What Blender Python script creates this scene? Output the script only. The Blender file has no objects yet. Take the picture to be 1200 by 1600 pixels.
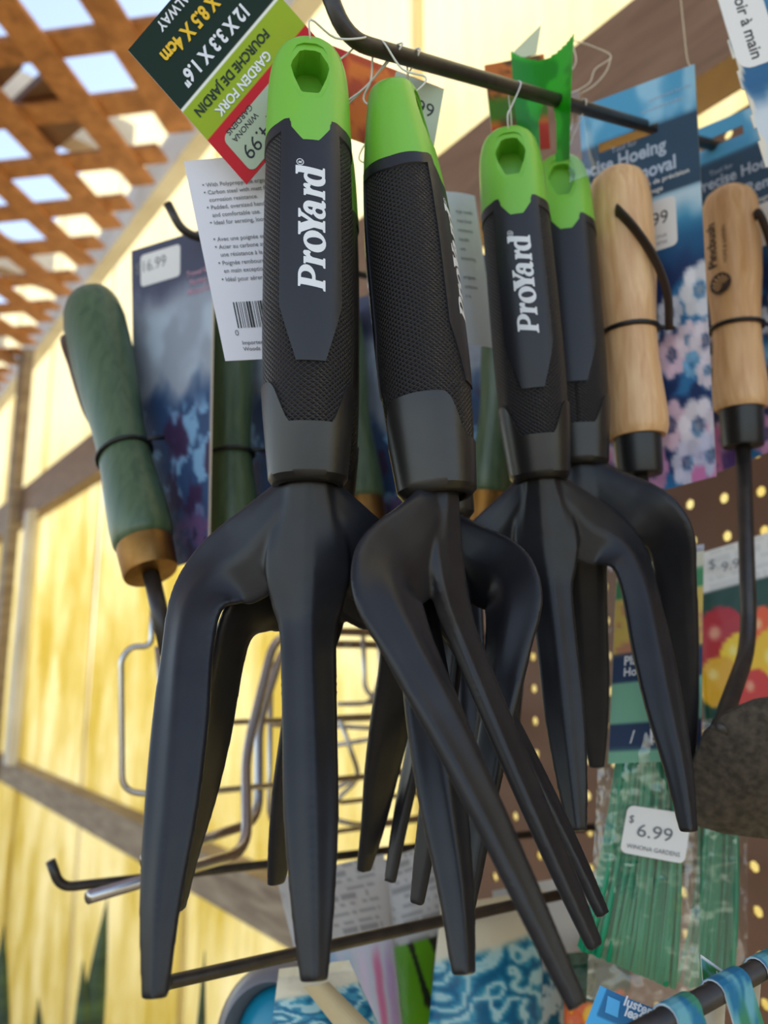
import bpy, bmesh, math, random
import numpy as np
from mathutils import Vector, Matrix, geometry

# ------------------------------------------------------------------ camera, sky, sun, exposure
S = bpy.context.scene
COL = S.collection
F = 1250.0                       # focal length in pixels of the 1200x1600 frame
TH = math.atan(240 / F)          # camera pitch (horizon at row 1040)
EYE = 1350.0                     # camera height, mm
CT, ST = math.cos(TH), math.sin(TH)
cam_d = bpy.data.cameras.new('camera')
cam = bpy.data.objects.new('camera', cam_d)
COL.objects.link(cam)
cam.location = (0, 0, EYE / 1000)
cam.rotation_euler = (math.pi / 2 + TH, 0, 0)
cam_d.sensor_fit = 'VERTICAL'
cam_d.sensor_height = 36
cam_d.lens = 36 * F / 1600
cam_d.clip_start = 0.01
cam_d.dof.use_dof = True
cam_d.dof.focus_distance = 0.262
cam_d.dof.aperture_fstop = 9.5
S.camera = cam

w = bpy.data.worlds.new('world')
S.world = w
w.use_nodes = True
nt = w.node_tree
bg = nt.nodes['Background']
sky = nt.nodes.new('ShaderNodeTexSky')
sky.sky_type = 'NISHITA'
sky.sun_disc = False
sky.sun_elevation = math.radians(48)
sky.sun_rotation = math.radians(55)
sky.air_density = 1.1
sky.dust_density = 0.6
hsv = nt.nodes.new('ShaderNodeHueSaturation')
hsv.inputs['Saturation'].default_value = .78
nt.links.new(sky.outputs[0], hsv.inputs['Color'])
nt.links.new(hsv.outputs[0], bg.inputs[0])
bg.inputs[1].default_value = 0.38

sun_d = bpy.data.lights.new('sun', 'SUN')
sun = bpy.data.objects.new('sun', sun_d)
COL.objects.link(sun)
sun_d.energy = 5.0
sun_d.color = (1, 0.95, 0.86)
sun_d.angle = math.radians(0.6)
_az, _el = math.radians(55), math.radians(48)
_sd = Vector((math.sin(_az) * math.cos(_el), math.cos(_az) * math.cos(_el), math.sin(_el)))
sun.rotation_euler = _sd.to_track_quat('Z', 'Y').to_euler()
sun.location = (2, 1.5, 4)

vs = S.view_settings
S.display_settings.display_device = 'sRGB'
vs.view_transform = 'Standard'
vs.look = 'None'
vs.gamma = 1
vs.use_curve_mapping = False
vs.exposure = 0.0
S.cycles.use_denoising = True
S.cycles.max_bounces = 10
S.cycles.transparent_max_bounces = 12
S.cycles.caustics_reflective = False
S.cycles.caustics_refractive = False

# ------------------------------------------------------------------ helpers
R = random.Random(7)


def V(*a):
    return np.array(a, dtype=float)


def ray(px, py):
    dx, v = (px - 600) / F, (800 - py) / F
    return V(dx, CT - v * ST, ST + v * CT)


def P(px, py, Y):                # the point at forward distance Y (mm) seen at that pixel
    r = ray(px, py)
    return r * (Y / r[1])


NW = V(-0.8131, -0.5821, 0)      # wall normal, towards the camera side
UW = V(-0.5821, 0.8131, 0)       # along the wall, to the left and away
ZU = V(0, 0, 1)


def on_wall(px, py, D):
    r = ray(px, py)
    return r * (-D / float(NW @ r))


def on_plane(px, py, p0, n):
    r = ray(px, py)
    return r * (float(p0 @ n) / float(n @ r))


def wall_pt(s, D, z):
    return -NW * D + UW * s + ZU * z


def lin(c):
    c = np.asarray(c, dtype=float) / 255.0
    return np.where(c <= 0.04045, c / 12.92, ((c + 0.055) / 1.055) ** 2.4)


ROOT = {}


def wm(p):
    return Vector((p[0] / 1000, p[1] / 1000, (p[2] + EYE) / 1000))


def tag(o, label=None, cat=None, group=None, kind=None):
    if label: o['label'] = label
    if cat: o['category'] = cat
    if group: o['group'] = group
    if kind: o['kind'] = kind
    return o


def thing(name, label, cat, loc, group=None):
    o = bpy.data.objects.new(name, None)
    COL.objects.link(o)
    o.empty_display_size = 0.01
    o.location = wm(loc)
    ROOT[o] = np.array(loc, dtype=float)
    return tag(o, label, cat, group)


def base(o):
    while o.parent: o = o.parent
    return ROOT[o]


def mesh_obj(name, verts, faces, mat, parent=None, smooth=True, uv=None, colors=None, local=False, autosharp=None):
    v = np.asarray(verts, dtype=float)
    if local:
        o0 = np.zeros(3)
    elif parent is not None:
        o0 = base(parent)
    else:
        o0 = (v.min(0) + v.max(0)) / 2
    me = bpy.data.meshes.new(name)
    me.from_pydata(((v - o0) / 1000).tolist(), [], [list(map(int, f)) for f in faces])
    if mat: me.materials.append(mat)
    if smooth:
        me.polygons.foreach_set('use_smooth', [True] * len(me.polygons))
    if uv is not None:
        ul = me.uv_layers.new(name='UVMap')
        li = np.zeros(len(me.loops), dtype=np.int32)
        me.loops.foreach_get('vertex_index', li)
        ul.data.foreach_set('uv', np.asarray(uv, dtype=np.float32)[li].ravel())
    if colors is not None:
        ca = me.color_attributes.new('Col', 'FLOAT_COLOR', 'POINT')
        c = np.ones((len(v), 4), dtype=np.float32)
        c[:, :3] = colors
        ca.data.foreach_set('color', c.ravel())
    me.update()
    if smooth and autosharp:
        sharp_edges(me, autosharp)
    o = bpy.data.objects.new(name, me)
    COL.objects.link(o)
    if parent is not None:
        o.parent = parent
    elif not local:
        o.location = wm(o0)
        ROOT[o] = o0
    return o


def sharp_edges(me, deg):
    bm = bmesh.new(); bm.from_mesh(me)
    lim = math.radians(deg)
    for e in bm.edges:
        e.smooth = not (len(e.link_faces) == 2 and e.calc_face_angle(0) > lim)
    bm.to_mesh(me); bm.free()


class MB:
    """collects geometry for ONE mesh"""
    def __init__(s): s.v, s.f, s.c, s.uv = [], [], [], []
    def add(s, v, f):
        n = sum(len(a) for a in s.v)
        s.v.append(np.asarray(v, dtype=float)); s.f += [[i + n for i in q] for q in f]
        return s
    def build(s, name, mat, parent=None, **k):
        return mesh_obj(name, np.vstack(s.v), s.f, mat, parent, **k)


def nrm(a):
    a = np.asarray(a, dtype=float)
    return a / (np.linalg.norm(a) + 1e-12)


def smooth_path(pts, n=6):
    p = [np.array(q, dtype=float) for q in pts]
    p = [2 * p[0] - p[1]] + p + [2 * p[-1] - p[-2]]
    out = []
    for i in range(1, len(p) - 2):
        for k in range(n):
            t = k / n
            a, b, c, d = p[i - 1], p[i], p[i + 1], p[i + 2]
            out.append(0.5 * ((2 * b) + (c - a) * t + (2 * a - 5 * b + 4 * c - d) * t * t + (3 * b - a - 3 * c + d) * t ** 3))
    out.append(p[-2])
    return out


def fillet(pts, r, n=5):
    """polyline with rounded corners"""
    p = [np.array(q, dtype=float) for q in pts]
    out = [p[0]]
    for i in range(1, len(p) - 1):
        a, b, c = p[i - 1], p[i], p[i + 1]
        k = min(r, np.linalg.norm(a - b) * .45, np.linalg.norm(c - b) * .45)
        s, e = b + nrm(a - b) * k, b + nrm(c - b) * k
        for j in range(n + 1):
            t = j / n
            out.append((1 - t) ** 2 * s + 2 * t * (1 - t) * b + t * t * e)
    out.append(p[-1])
    return out


def tube(path, rad, n=10, closed_caps=True, flat=None, up=None):
    """swept tube; rad a number or list; flat=(a,b) makes an elliptical / strap section"""
    p = [np.array(q, dtype=float) for q in path]
    m = len(p)
    rad = [rad] * m if np.isscalar(rad) else list(rad)
    vs_, fs = [], []
    T = [nrm(p[min(i + 1, m - 1)] - p[max(i - 1, 0)]) for i in range(m)]
    ref = np.array(up, dtype=float) if up is not None else (V(0, 0, 1) if abs(T[0][2]) < .9 else V(1, 0, 0))
    A = nrm(ref - T[0] * float(ref @ T[0]))
    for i in range(m):
        A = nrm(A - T[i] * float(A @ T[i]))
        B = np.cross(T[i], A)
        for k in range(n):
            a = 2 * math.pi * k / n
            ca, sa = math.cos(a), math.sin(a)
            if flat: ca, sa = ca * flat[0], sa * flat[1]
            vs_.append(p[i] + rad[i] * (ca * A + sa * B))
    for i in range(m - 1):
        for k in range(n):
            k2 = (k + 1) % n
            fs.append([i * n + k, i * n + k2, (i + 1) * n + k2, (i + 1) * n + k])
    if closed_caps:
        fs.append(list(range(n))[::-1]); fs.append([(m - 1) * n + k for k in range(n)])
    return np.array(vs_), fs


def lathe(p0, p1, prof, n=24, sx=1.0, front=None):
    """profile of (fraction, radius) between two points; sx squashes it along front"""
    p0, p1 = np.array(p0, float), np.array(p1, float)
    T = nrm(p1 - p0)
    fr = np.array(front, float) if front is not None else V(0, -1, 0)
    B = nrm(fr - T * float(fr @ T)); A = np.cross(T, B)
    vs_, fs = [], []
    for t, r in prof:
        c = p0 + (p1 - p0) * t
        for k in range(n):
            a = 2 * math.pi * k / n
            vs_.append(c + r * (math.cos(a) * A + sx * math.sin(a) * B))
    m = len(prof)
    for i in range(m - 1):
        for k in range(n):
            k2 = (k + 1) % n
            fs.append([i * n + k2, i * n + k, (i + 1) * n + k, (i + 1) * n + k2])
    fs.append(list(range(n))); fs.append([(m - 1) * n + k for k in range(n)][::-1])
    return np.array(vs_), fs


def slab(c8):
    """box from 4 corners of one face and 4 of the opposite one"""
    return np.array(c8), [[0, 1, 2, 3], [7, 6, 5, 4], [0, 4, 5, 1], [1, 5, 6, 2], [2, 6, 7, 3], [3, 7, 4, 0]]


def beam_w(s0, s1, D0, D1, z0, z1):
    """box in wall coordinates"""
    return slab([wall_pt(s0, D0, z0), wall_pt(s1, D0, z0), wall_pt(s1, D0, z1), wall_pt(s0, D0, z1),
                 wall_pt(s0, D1, z0), wall_pt(s1, D1, z0), wall_pt(s1, D1, z1), wall_pt(s0, D1, z1)])


# ------------------------------------------------------------------ materials
def new_mat(name):
    m = bpy.data.materials.new(name)
    m.use_nodes = True
    return m, m.node_tree, m.node_tree.nodes['Principled BSDF']


def pm(name, rgb, rough=.5, metal=0.0, noise=None, bump=None, coat=0.0, spec=None, scale3=(1, 1, 1)):
    """principled; noise=(rgb2, scale, detail) mottles the colour; bump=(scale, strength, distance)"""
    m, t, b = new_mat(name)
    N, L = t.nodes, t.links
    b.inputs['Base Color'].default_value = (*lin(rgb), 1)
    b.inputs['Roughness'].default_value = rough
    b.inputs['Metallic'].default_value = metal
    b.inputs['Coat Weight'].default_value = coat
    if spec is not None: b.inputs['Specular IOR Level'].default_value = spec
    if noise or bump:
        tc = N.new('ShaderNodeTexCoord'); mp = N.new('ShaderNodeMapping')
        mp.inputs['Scale'].default_value = scale3
        L.new(tc.outputs['Object'], mp.inputs[0])
    if noise:
        nz = N.new('ShaderNodeTexNoise'); nz.inputs['Scale'].default_value = noise[1]; nz.inputs['Detail'].default_value = noise[2]
        cr = N.new('ShaderNodeMix'); cr.data_type = 'RGBA'
        rp = N.new('ShaderNodeMapRange'); rp.inputs[1].default_value = .35; rp.inputs[2].default_value = .65
        L.new(mp.outputs[0], nz.inputs[0]); L.new(nz.outputs[0], rp.inputs[0]); L.new(rp.outputs[0], cr.inputs[0])
        cr.inputs[6].default_value = (*lin(rgb), 1); cr.inputs[7].default_value = (*lin(noise[0]), 1)
        L.new(cr.outputs[2], b.inputs['Base Color'])
    if bump:
        nb = N.new('ShaderNodeTexNoise'); nb.inputs['Scale'].default_value = bump[0]; nb.inputs['Detail'].default_value = 3
        bp = N.new('ShaderNodeBump'); bp.inputs['Strength'].default_value = bump[1]; bp.inputs['Distance'].default_value = bump[2]
        L.new(mp.outputs[0], nb.inputs[0]); L.new(nb.outputs[0], bp.inputs['Height']); L.new(bp.outputs[0], b.inputs['Normal'])
    return m


def print_mat(name, rough=.4, coat=0.15):
    m, t, b = new_mat(name)
    a = t.nodes.new('ShaderNodeVertexColor'); a.layer_name = 'Col'
    t.links.new(a.outputs[0], b.inputs['Base Color'])
    b.inputs['Roughness'].default_value = rough
    b.inputs['Coat Weight'].default_value = coat
    b.inputs['Coat Roughness'].default_value = .25
    b.inputs['Specular IOR Level'].default_value = .28
    return m


def film_mat(name, tint=(255, 255, 255), gloss=.12, body=.08, bump_scale=60, dist=.004):
    """thin clear plastic film"""
    m, t, b = new_mat(name)
    N, L = t.nodes, t.links
    out = N['Material Output']
    tr = N.new('ShaderNodeBsdfTransparent'); tr.inputs[0].default_value = (*lin(tint), 1)
    gl = N.new('ShaderNodeBsdfGlossy'); gl.inputs['Roughness'].default_value = .12
    df = N.new('ShaderNodeBsdfTranslucent'); df.inputs[0].default_value = (.8, .8, .78, 1)
    df2 = N.new('ShaderNodeBsdfDiffuse'); df2.inputs[0].default_value = (.8, .8, .78, 1)
    md = N.new('ShaderNodeMixShader'); md.inputs[0].default_value = .5
    L.new(df.outputs[0], md.inputs[1]); L.new(df2.outputs[0], md.inputs[2])
    nb = N.new('ShaderNodeTexNoise'); nb.inputs['Scale'].default_value = bump_scale; nb.inputs['Detail'].default_value = 2
    tc = N.new('ShaderNodeTexCoord'); L.new(tc.outputs['Object'], nb.inputs[0])
    bp = N.new('ShaderNodeBump'); bp.inputs['Strength'].default_value = .8; bp.inputs['Distance'].default_value = dist
    L.new(nb.outputs[0], bp.inputs['Height']); L.new(bp.outputs[0], gl.inputs['Normal'])
    m1 = N.new('ShaderNodeMixShader'); m1.inputs[0].default_value = body
    L.new(tr.outputs[0], m1.inputs[1]); L.new(md.outputs[0], m1.inputs[2])
    m2 = N.new('ShaderNodeMixShader'); m2.inputs[0].default_value = gloss
    L.new(m1.outputs[0], m2.inputs[1]); L.new(gl.outputs[0], m2.inputs[2])
    L.new(m2.outputs[0], out.inputs[0])
    return m


def wood_mat(name, c1, c2, axis=(30, 30, 3), rough=.45, scale=6.0, bump=.15):
    m, t, b = new_mat(name)
    N, L = t.nodes, t.links
    tc = N.new('ShaderNodeTexCoord'); mp = N.new('ShaderNodeMapping'); mp.inputs['Scale'].default_value = axis
    nz = N.new('ShaderNodeTexNoise'); nz.inputs['Scale'].default_value = scale; nz.inputs['Detail'].default_value = 5; nz.inputs['Distortion'].default_value = .6
    cr = N.new('ShaderNodeValToRGB')
    cr.color_ramp.elements[0].position = .3; cr.color_ramp.elements[0].color = (*lin(c2), 1)
    cr.color_ramp.elements[1].position = .7; cr.color_ramp.elements[1].color = (*lin(c1), 1)
    L.new(tc.outputs['Object'], mp.inputs[0]); L.new(mp.outputs[0], nz.inputs[0]); L.new(nz.outputs[0], cr.inputs[0])
    L.new(cr.outputs[0], b.inputs['Base Color'])
    b.inputs['Roughness'].default_value = rough
    bp = N.new('ShaderNodeBump'); bp.inputs['Strength'].default_value = bump; bp.inputs['Distance'].default_value = .001
    L.new(nz.outputs[0], bp.inputs['Height']); L.new(bp.outputs[0], b.inputs['Normal'])
    return m


def panel_mat():
    """weathered yellow fibreglass sheet: lets the sun through, algae-stained"""
    m, t, b = new_mat('yellow_fibreglass')
    N, L = t.nodes, t.links
    tc = N.new('ShaderNodeTexCoord')
    mp = N.new('ShaderNodeMapping'); mp.inputs['Scale'].default_value = (3, 3, 1.2)
    L.new(tc.outputs['Object'], mp.inputs[0])
    n1 = N.new('ShaderNodeTexNoise'); n1.inputs['Scale'].default_value = 2.2; n1.inputs['Detail'].default_value = 6; n1.inputs['Roughness'].default_value = .65
    L.new(mp.outputs[0], n1.inputs[0])
    cr = N.new('ShaderNodeValToRGB')
    e = cr.color_ramp.elements
    e[0].position = .38; e[0].color = (*lin((230, 213, 136)), 1)
    e[1].position = .62; e[1].color = (*lin((255, 246, 210)), 1)
    L.new(n1.outputs[0], cr.inputs[0])
    mp2 = N.new('ShaderNodeMapping'); mp2.inputs['Scale'].default_value = (60, 60, .9)
    L.new(tc.outputs['Object'], mp2.inputs[0])
    n2 = N.new('ShaderNodeTexNoise'); n2.inputs['Scale'].default_value = 3; n2.inputs['Detail'].default_value = 3
    L.new(mp2.outputs[0], n2.inputs[0])
    mx = N.new('ShaderNodeMix'); mx.data_type = 'RGBA'; mx.blend_type = 'MULTIPLY'; mx.inputs[0].default_value = .15
    L.new(cr.outputs[0], mx.inputs[6]); L.new(n2.outputs[0], mx.inputs[7])
    # the upper sheets stay cleaner and paler, green film grows lower down
    sx = N.new('ShaderNodeSeparateXYZ'); L.new(tc.outputs['Object'], sx.inputs[0])
    up = N.new('ShaderNodeMapRange'); up.inputs[1].default_value = 1.60; up.inputs[2].default_value = 2.1; up.inputs[4].default_value = .92
    L.new(sx.outputs[2], up.inputs[0])
    pale = N.new('ShaderNodeMix'); pale.data_type = 'RGBA'
    L.new(up.outputs[0], pale.inputs[0]); L.new(mx.outputs[2], pale.inputs[6])
    pale.inputs[7].default_value = (*lin((252, 244, 218)), 1)
    mxo = pale
    tl = N.new('ShaderNodeBsdfTranslucent'); df = N.new('ShaderNodeBsdfDiffuse')
    L.new(mxo.outputs[2], tl.inputs[0]); L.new(mxo.outputs[2], df.inputs[0])
    ms = N.new('ShaderNodeMixShader'); ms.inputs[0].default_value = .25
    L.new(tl.outputs[0], ms.inputs[1]); L.new(df.outputs[0], ms.inputs[2])
    L.new(ms.outputs[0], N['Material Output'].inputs[0])
    return m


def knurl_mat():
    """black rubber with a fine crossed knurl (UV in mm)"""
    m, t, b = new_mat('knurled_rubber')
    N, L = t.nodes, t.links
    b.inputs['Base Color'].default_value = (*lin((36, 35, 36)), 1)
    b.inputs['Roughness'].default_value = .42
    uv = N.new('ShaderNodeUVMap'); uv.uv_map = 'UVMap'
    sp = N.new('ShaderNodeSeparateXYZ'); L.new(uv.outputs[0], sp.inputs[0])

    def mth(op, a, bb=None):
        q = N.new('ShaderNodeMath'); q.operation = op
        for i, x in enumerate((a, bb)):
            if x is None: continue
            if isinstance(x, (int, float)): q.inputs[i].default_value = x
            else: L.new(x, q.inputs[i])
        return q.outputs[0]
    k = 2 * math.pi / 1.6
    a = mth('SINE', mth('MULTIPLY', mth('ADD', mth('MULTIPLY', sp.outputs[0], .75), sp.outputs[1]), k))
    c = mth('SINE', mth('MULTIPLY', mth('SUBTRACT', mth('MULTIPLY', sp.outputs[0], .75), sp.outputs[1]), k))
    h = mth('MINIMUM', a, c)
    bp = N.new('ShaderNodeBump'); bp.inputs['Strength'].default_value = .75; bp.inputs['Distance'].default_value = .0007
    L.new(h, bp.inputs['Height']); L.new(bp.outputs[0], b.inputs['Normal'])
    return m


M = dict(
    knurl=knurl_mat(),
    panel_black=pm('satin_black_plastic', (36, 36, 41), .38, spec=.4, bump=(1400, .12, .0003)),
    collar=pm('smooth_black_rubber', (32, 31, 31), .36, noise=((42, 40, 37), 60, 4), bump=(900, .1, .0003)),
    steel=pm('black_powder_coat', (31, 31, 35), .36, spec=.34, noise=((37, 37, 40), 90, 3), bump=(2200, .1, .0002)),
    green=pm('lime_green_plastic', (122, 190, 60), .38, coat=.1, bump=(700, .06, .0004)),
    white_print=pm('white_ink', (228, 230, 234), .5),
    clear_line=pm('clear_nylon', (225, 225, 222), .25),
    rod=pm('black_coated_wire', (38, 35, 33), .4, noise=((58, 50, 44), 120, 3)),
    chrome=pm('zinc_wire', (188, 184, 180), .25, 1.0),
    brownboard=pm('brown_hardboard', (124, 86, 62), .55, noise=((108, 73, 52), 8, 4)),
    rail=wood_mat('weathered_rail', (168, 150, 126), (122, 102, 82), (2, 2, 14), .7),
    brownrail=wood_mat('brown_painted_rail', (142, 112, 90), (120, 92, 72), (2, 2, 10), .6),
    lattice=wood_mat('stained_lattice_wood', (198, 136, 84), (150, 96, 54), (6, 6, 6), .65),
    rafter=pm('white_painted_wood', (226, 220, 208), .6, noise=((200, 190, 172), 6, 4)),
    fibre=panel_mat(),
    paper=print_mat('printed_card', .5, .0),
    gloss_print=print_mat('glossy_printed_plastic', .3, .12),
    beech=wood_mat('beech_wood', (234, 192, 142), (206, 156, 104), (45, 45, 5), .42),
    greenwood=wood_mat('green_stained_wood', (88, 108, 78), (62, 86, 58), (40, 40, 5), .36),
    brass=pm('brass_ferrule', (150, 112, 66), .45, 1.0, noise=((130, 92, 44), 80, 3)),
    leather=pm('brown_leather', (86, 58, 48), .6, bump=(900, .3, .0005)),
    darkleather=pm('dark_leather', (52, 38, 32), .6, bump=(900, .3, .0005)),
    blackp=pm('black_plastic', (26, 26, 27), .38),
    ink=pm('black_ink', (30, 30, 32), .6),
    greyink=pm('grey_ink', (110, 112, 118), .6),
    palegrey=pm('pale_ink', (176, 188, 206), .6),
    yellowink=pm('yellow_ink', (236, 190, 28), .5),
    pinkink=pm('pink_ink', (198, 150, 170), .6),
    goldink=pm('gold_ink', (150, 96, 46), .45),
    palewood=pm('pale_bare_wood', (214, 170, 118), .5),
    brownink=pm('scorched_brown_ink', (56, 40, 30), .6),
    hoesteel=pm('dusty_black_steel', (50, 46, 42), .5, noise=((84, 76, 68), 260, 4), bump=(500, .3, .0006)),
    film=film_mat('clear_bag_film', gloss=.10, body=.04),
    tie=pm('green_tie_plastic', (12, 140, 100), .35),
    floorm=pm('pale_gravel_floor', (150, 134, 108), .9, noise=((118, 104, 84), 40, 5)),
    leaf=pm('snake_plant_leaf', (74, 100, 60), .4, noise=((38, 62, 44), 14, 4), scale3=(.5, .5, 4)),
    terracotta=pm('terracotta', (176, 102, 70), .8),
    greyplastic=pm('grey_plastic', (112, 110, 114), .35),
    teal=pm('teal_plastic', (16, 136, 170), .3),
    web=pm('cobweb_thread', (226, 214, 190), .8),
)

# ------------------------------------------------------------------ flat print helpers
_rs = np.random.RandomState(3)
_G = [_rs.rand(64, 64) for _ in range(6)]


def vnoise(x, y, g=0):
    x = np.asarray(x, float); y = np.asarray(y, float)
    xi, yi = np.floor(x).astype(int), np.floor(y).astype(int)
    fx, fy = x - xi, y - yi
    fx, fy = fx * fx * (3 - 2 * fx), fy * fy * (3 - 2 * fy)
    G = _G[g % 6]
    q = lambda a, b: G[a % 64, b % 64]
    return (q(xi, yi) * (1 - fx) + q(xi + 1, yi) * fx) * (1 - fy) + (q(xi, yi + 1) * (1 - fx) + q(xi + 1, yi + 1) * fx) * fy


def fnoise(x, y, g=0):
    return .55 * vnoise(x, y, g) + .3 * vnoise(2.1 * x, 2.1 * y, g + 1) + .15 * vnoise(4.3 * x, 4.3 * y, g + 2)


def sm(a, b, x):
    t = np.clip((x - a) / (b - a), 0, 1)
    return t * t * (3 - 2 * t)


def mixc(c, col, k):
    return c * (1 - k[..., None]) + np.array(col, float) * k[..., None]


def fill(s, col):
    return np.ones(s.shape + (3,)) * np.array(col, float)


def flower(c, s, t, cs, ct, r, col, n=9, asp=1.0, core=None):
    dx, dy = (s - cs) * asp, t - ct
    d = np.hypot(dx, dy); a = np.arctan2(dy, dx)
    rr = r * (.72 + .28 * np.cos(n * a + cs * 40))
    c = mixc(c, col, 1 - sm(rr * .85, rr, d))
    c = mixc(c, np.array(col) * .8, (1 - sm(.2 * r, .3 * r, d)) * .6)
    if core is not None: c = mixc(c, core, 1 - sm(r * .1, r * .2, d))
    return c


class Card:
    """a flat (or gently bowed) sheet given by its corners tl, tr, br, bl"""
    def __init__(s, tl, tr, br, bl, bow=0.0, twist=0.0):
        s.q = [np.array(p, float) for p in (tl, tr, br, bl)]
        s.W = (np.linalg.norm(s.q[1] - s.q[0]) + np.linalg.norm(s.q[2] - s.q[3])) / 2
        s.H = (np.linalg.norm(s.q[3] - s.q[0]) + np.linalg.norm(s.q[2] - s.q[1])) / 2
        s.n = nrm(np.cross(s.q[3] - s.q[0], s.q[1] - s.q[0]) * -1)
        c = sum(s.q) / 4
        if s.n @ c > 0: s.n = -s.n            # the printed side faces the aisle
        s.bow = bow; s.twist = twist
    def px(s, x, y):
        """card coordinates of the spot seen at a pixel"""
        p = on_plane(x, y, s.q[0], s.n) - s.q[0]
        a, b = s.q[1] - s.q[0], s.q[3] - s.q[0]
        m = np.array([[a @ a, a @ b], [a @ b, b @ b]])
        r = np.linalg.solve(m, np.array([p @ a, p @ b]))
        return float(r[0]), float(r[1])
    def at(s, u, v, off=0.0):
        u = np.asarray(u, float)[..., None]; v = np.asarray(v, float)[..., None]
        a, b, c, d = s.q
        p = (a * (1 - u) + b * u) * (1 - v) + (d * (1 - u) + c * u) * v
        k = s.bow * 4 * u * (1 - u) + s.twist * 4 * v * (1 - v) + off
        return p + s.n * k


def card_part(name, cd, paint, mat, parent, nx=40, ny=80, thick=.5, hole=None, back=(214, 210, 204), shape=None):
    """solid sheet with a colour printed on the front; hole(u,v)->True leaves faces out; shape(u,v)->True keeps"""
    us, vs2 = np.meshgrid(np.linspace(0, 1, nx + 1), np.linspace(0, 1, ny + 1))
    c = lin(np.clip(paint(us, vs2), 0, 255)) if callable(paint) else lin(fill(us, paint))
    f = cd.at(us, vs2).reshape(-1, 3); b = cd.at(us, vs2, -thick).reshape(-1, 3)
    n = len(f); idx = lambda i, j: i * (nx + 1) + j
    keep = np.ones((ny, nx), bool)
    for i in range(ny):
        for j in range(nx):
            uu, vv = (j + .5) / nx, (i + .5) / ny
            if (hole and hole(uu, vv)) or (shape and not shape(uu, vv)): keep[i, j] = False
    fs = []
    # orientation so that the front faces along +n
    o = np.cross(f[idx(1, 0)] - f[0], f[1] - f[0]) @ cd.n > 0
    for i in range(ny):
        for j in range(nx):
            if not keep[i, j]: continue
            q = [idx(i, j), idx(i + 1, j), idx(i + 1, j + 1), idx(i, j + 1)]
            if not o: q = q[::-1]
            fs.append(q); fs.append([x + n for x in q[::-1]])
            for (di, dj, a, bb) in ((-1, 0, idx(i, j + 1), idx(i, j)), (1, 0, idx(i + 1, j), idx(i + 1, j + 1)), (0, -1, idx(i, j), idx(i + 1, j)), (0, 1, idx(i + 1, j + 1), idx(i, j + 1))):
                ii, jj = i + di, j + dj
                if not (0 <= ii < ny and 0 <= jj < nx and keep[ii, jj]):
                    e = [a, a + n, bb + n, bb]
                    fs.append(e if o else e[::-1])
    used = sorted({i for q in fs for i in q}); mp = {a: i for i, a in enumerate(used)}
    allv = np.vstack([f, b])[used]
    cols = np.vstack([c.reshape(-1, 3), lin(fill(us, back)).reshape(-1, 3)])[used]
    return mesh_obj(name, allv, [[mp[i] for i in q] for q in fs], mat, parent, smooth=False, colors=cols)


_tx = {}


def text_geo(body, bold=0.0, align='LEFT'):
    key = (body, bold, align)
    if key in _tx: return _tx[key]
    cu = bpy.data.curves.new('t', 'FONT')
    cu.body = body; cu.size = 1.0; cu.resolution_u = 3; cu.align_x = align; cu.offset = bold; cu.fill_mode = 'FRONT' if False else 'BOTH'
    o = bpy.data.objects.new('t', cu); COL.objects.link(o)
    dg = bpy.context.evaluated_depsgraph_get(); dg.update()
    me = o.evaluated_get(dg).to_mesh()
    v = np.array([q.co[:] for q in me.vertices]).reshape(-1, 3)
    f = [list(p.vertices) for p in me.polygons]
    o.evaluated_get(dg).to_mesh_clear()
    bpy.data.objects.remove(o); bpy.data.curves.remove(cu)
    _tx[key] = (v, f)
    return v, f


def texts(name, cd, rows, mat, parent, off=.25):
    """rows of (text, u, v, height_mm[, rot_deg, xscale, bold, align]) printed on a card as ONE lettering mesh"""
    mb = MB()
    for r in rows:
        body, u, v, h = r[:4]
        rot, xs, bold, al = (list(r[4:]) + [0, 1, 0, 'LEFT'][len(r) - 4:])
        g, f = text_geo(body, bold, al)
        if not len(g): continue
        x, y = g[:, 0] * h * xs / .7, g[:, 1] * h / .7
        a = math.radians(rot)
        X, Y = x * math.cos(a) - y * math.sin(a), x * math.sin(a) + y * math.cos(a)
        mb.add(cd.at(u + X / cd.W, v - Y / cd.H, off), f)
    return mb.build(name, mat, parent, smooth=False)


def rrect(w_, h_, r, n=5):
    out = []
    for cx, cy, a0 in ((w_ / 2 - r, h_ / 2 - r, 0), (-w_ / 2 + r, h_ / 2 - r, 90), (-w_ / 2 + r, -h_ / 2 + r, 180), (w_ / 2 - r, -h_ / 2 + r, 270)):
        for k in range(n + 1):
            a = math.radians(a0 + 90 * k / n)
            out.append((cx + r * math.cos(a), cy + r * math.sin(a)))
    return out


def sticker(name, cd, u, v, w_, h_, mat, parent, r=2.5, rot=0, off=.18, th=.15):
    pts = rrect(w_, h_, r); a = math.radians(rot)
    U = np.array([u + (x * math.cos(a) - y * math.sin(a)) / cd.W for x, y in pts])
    Vv = np.array([v - (x * math.sin(a) + y * math.cos(a)) / cd.H for x, y in pts])
    n = len(pts)
    top, bot = cd.at(U, Vv, off), cd.at(U, Vv, off - th)
    fs = [list(range(n)), list(range(2 * n - 1, n - 1, -1))] + [[i, n + i, n + (i + 1) % n, (i + 1) % n] for i in range(n)]
    return mesh_obj(name, np.vstack([top, bot]), fs, mat, parent, smooth=False)


label_white = pm('white_sticker_paper', (232, 230, 226), .5)
label_green = pm('pale_green_sticker_paper', (176, 186, 160), .45)
# ------------------------------------------------------------------ the setting
DB, DR, DP = 483.0, 489.0, 536.0         # distances of pegboard face, rail face and translucent panels from the eye

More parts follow.
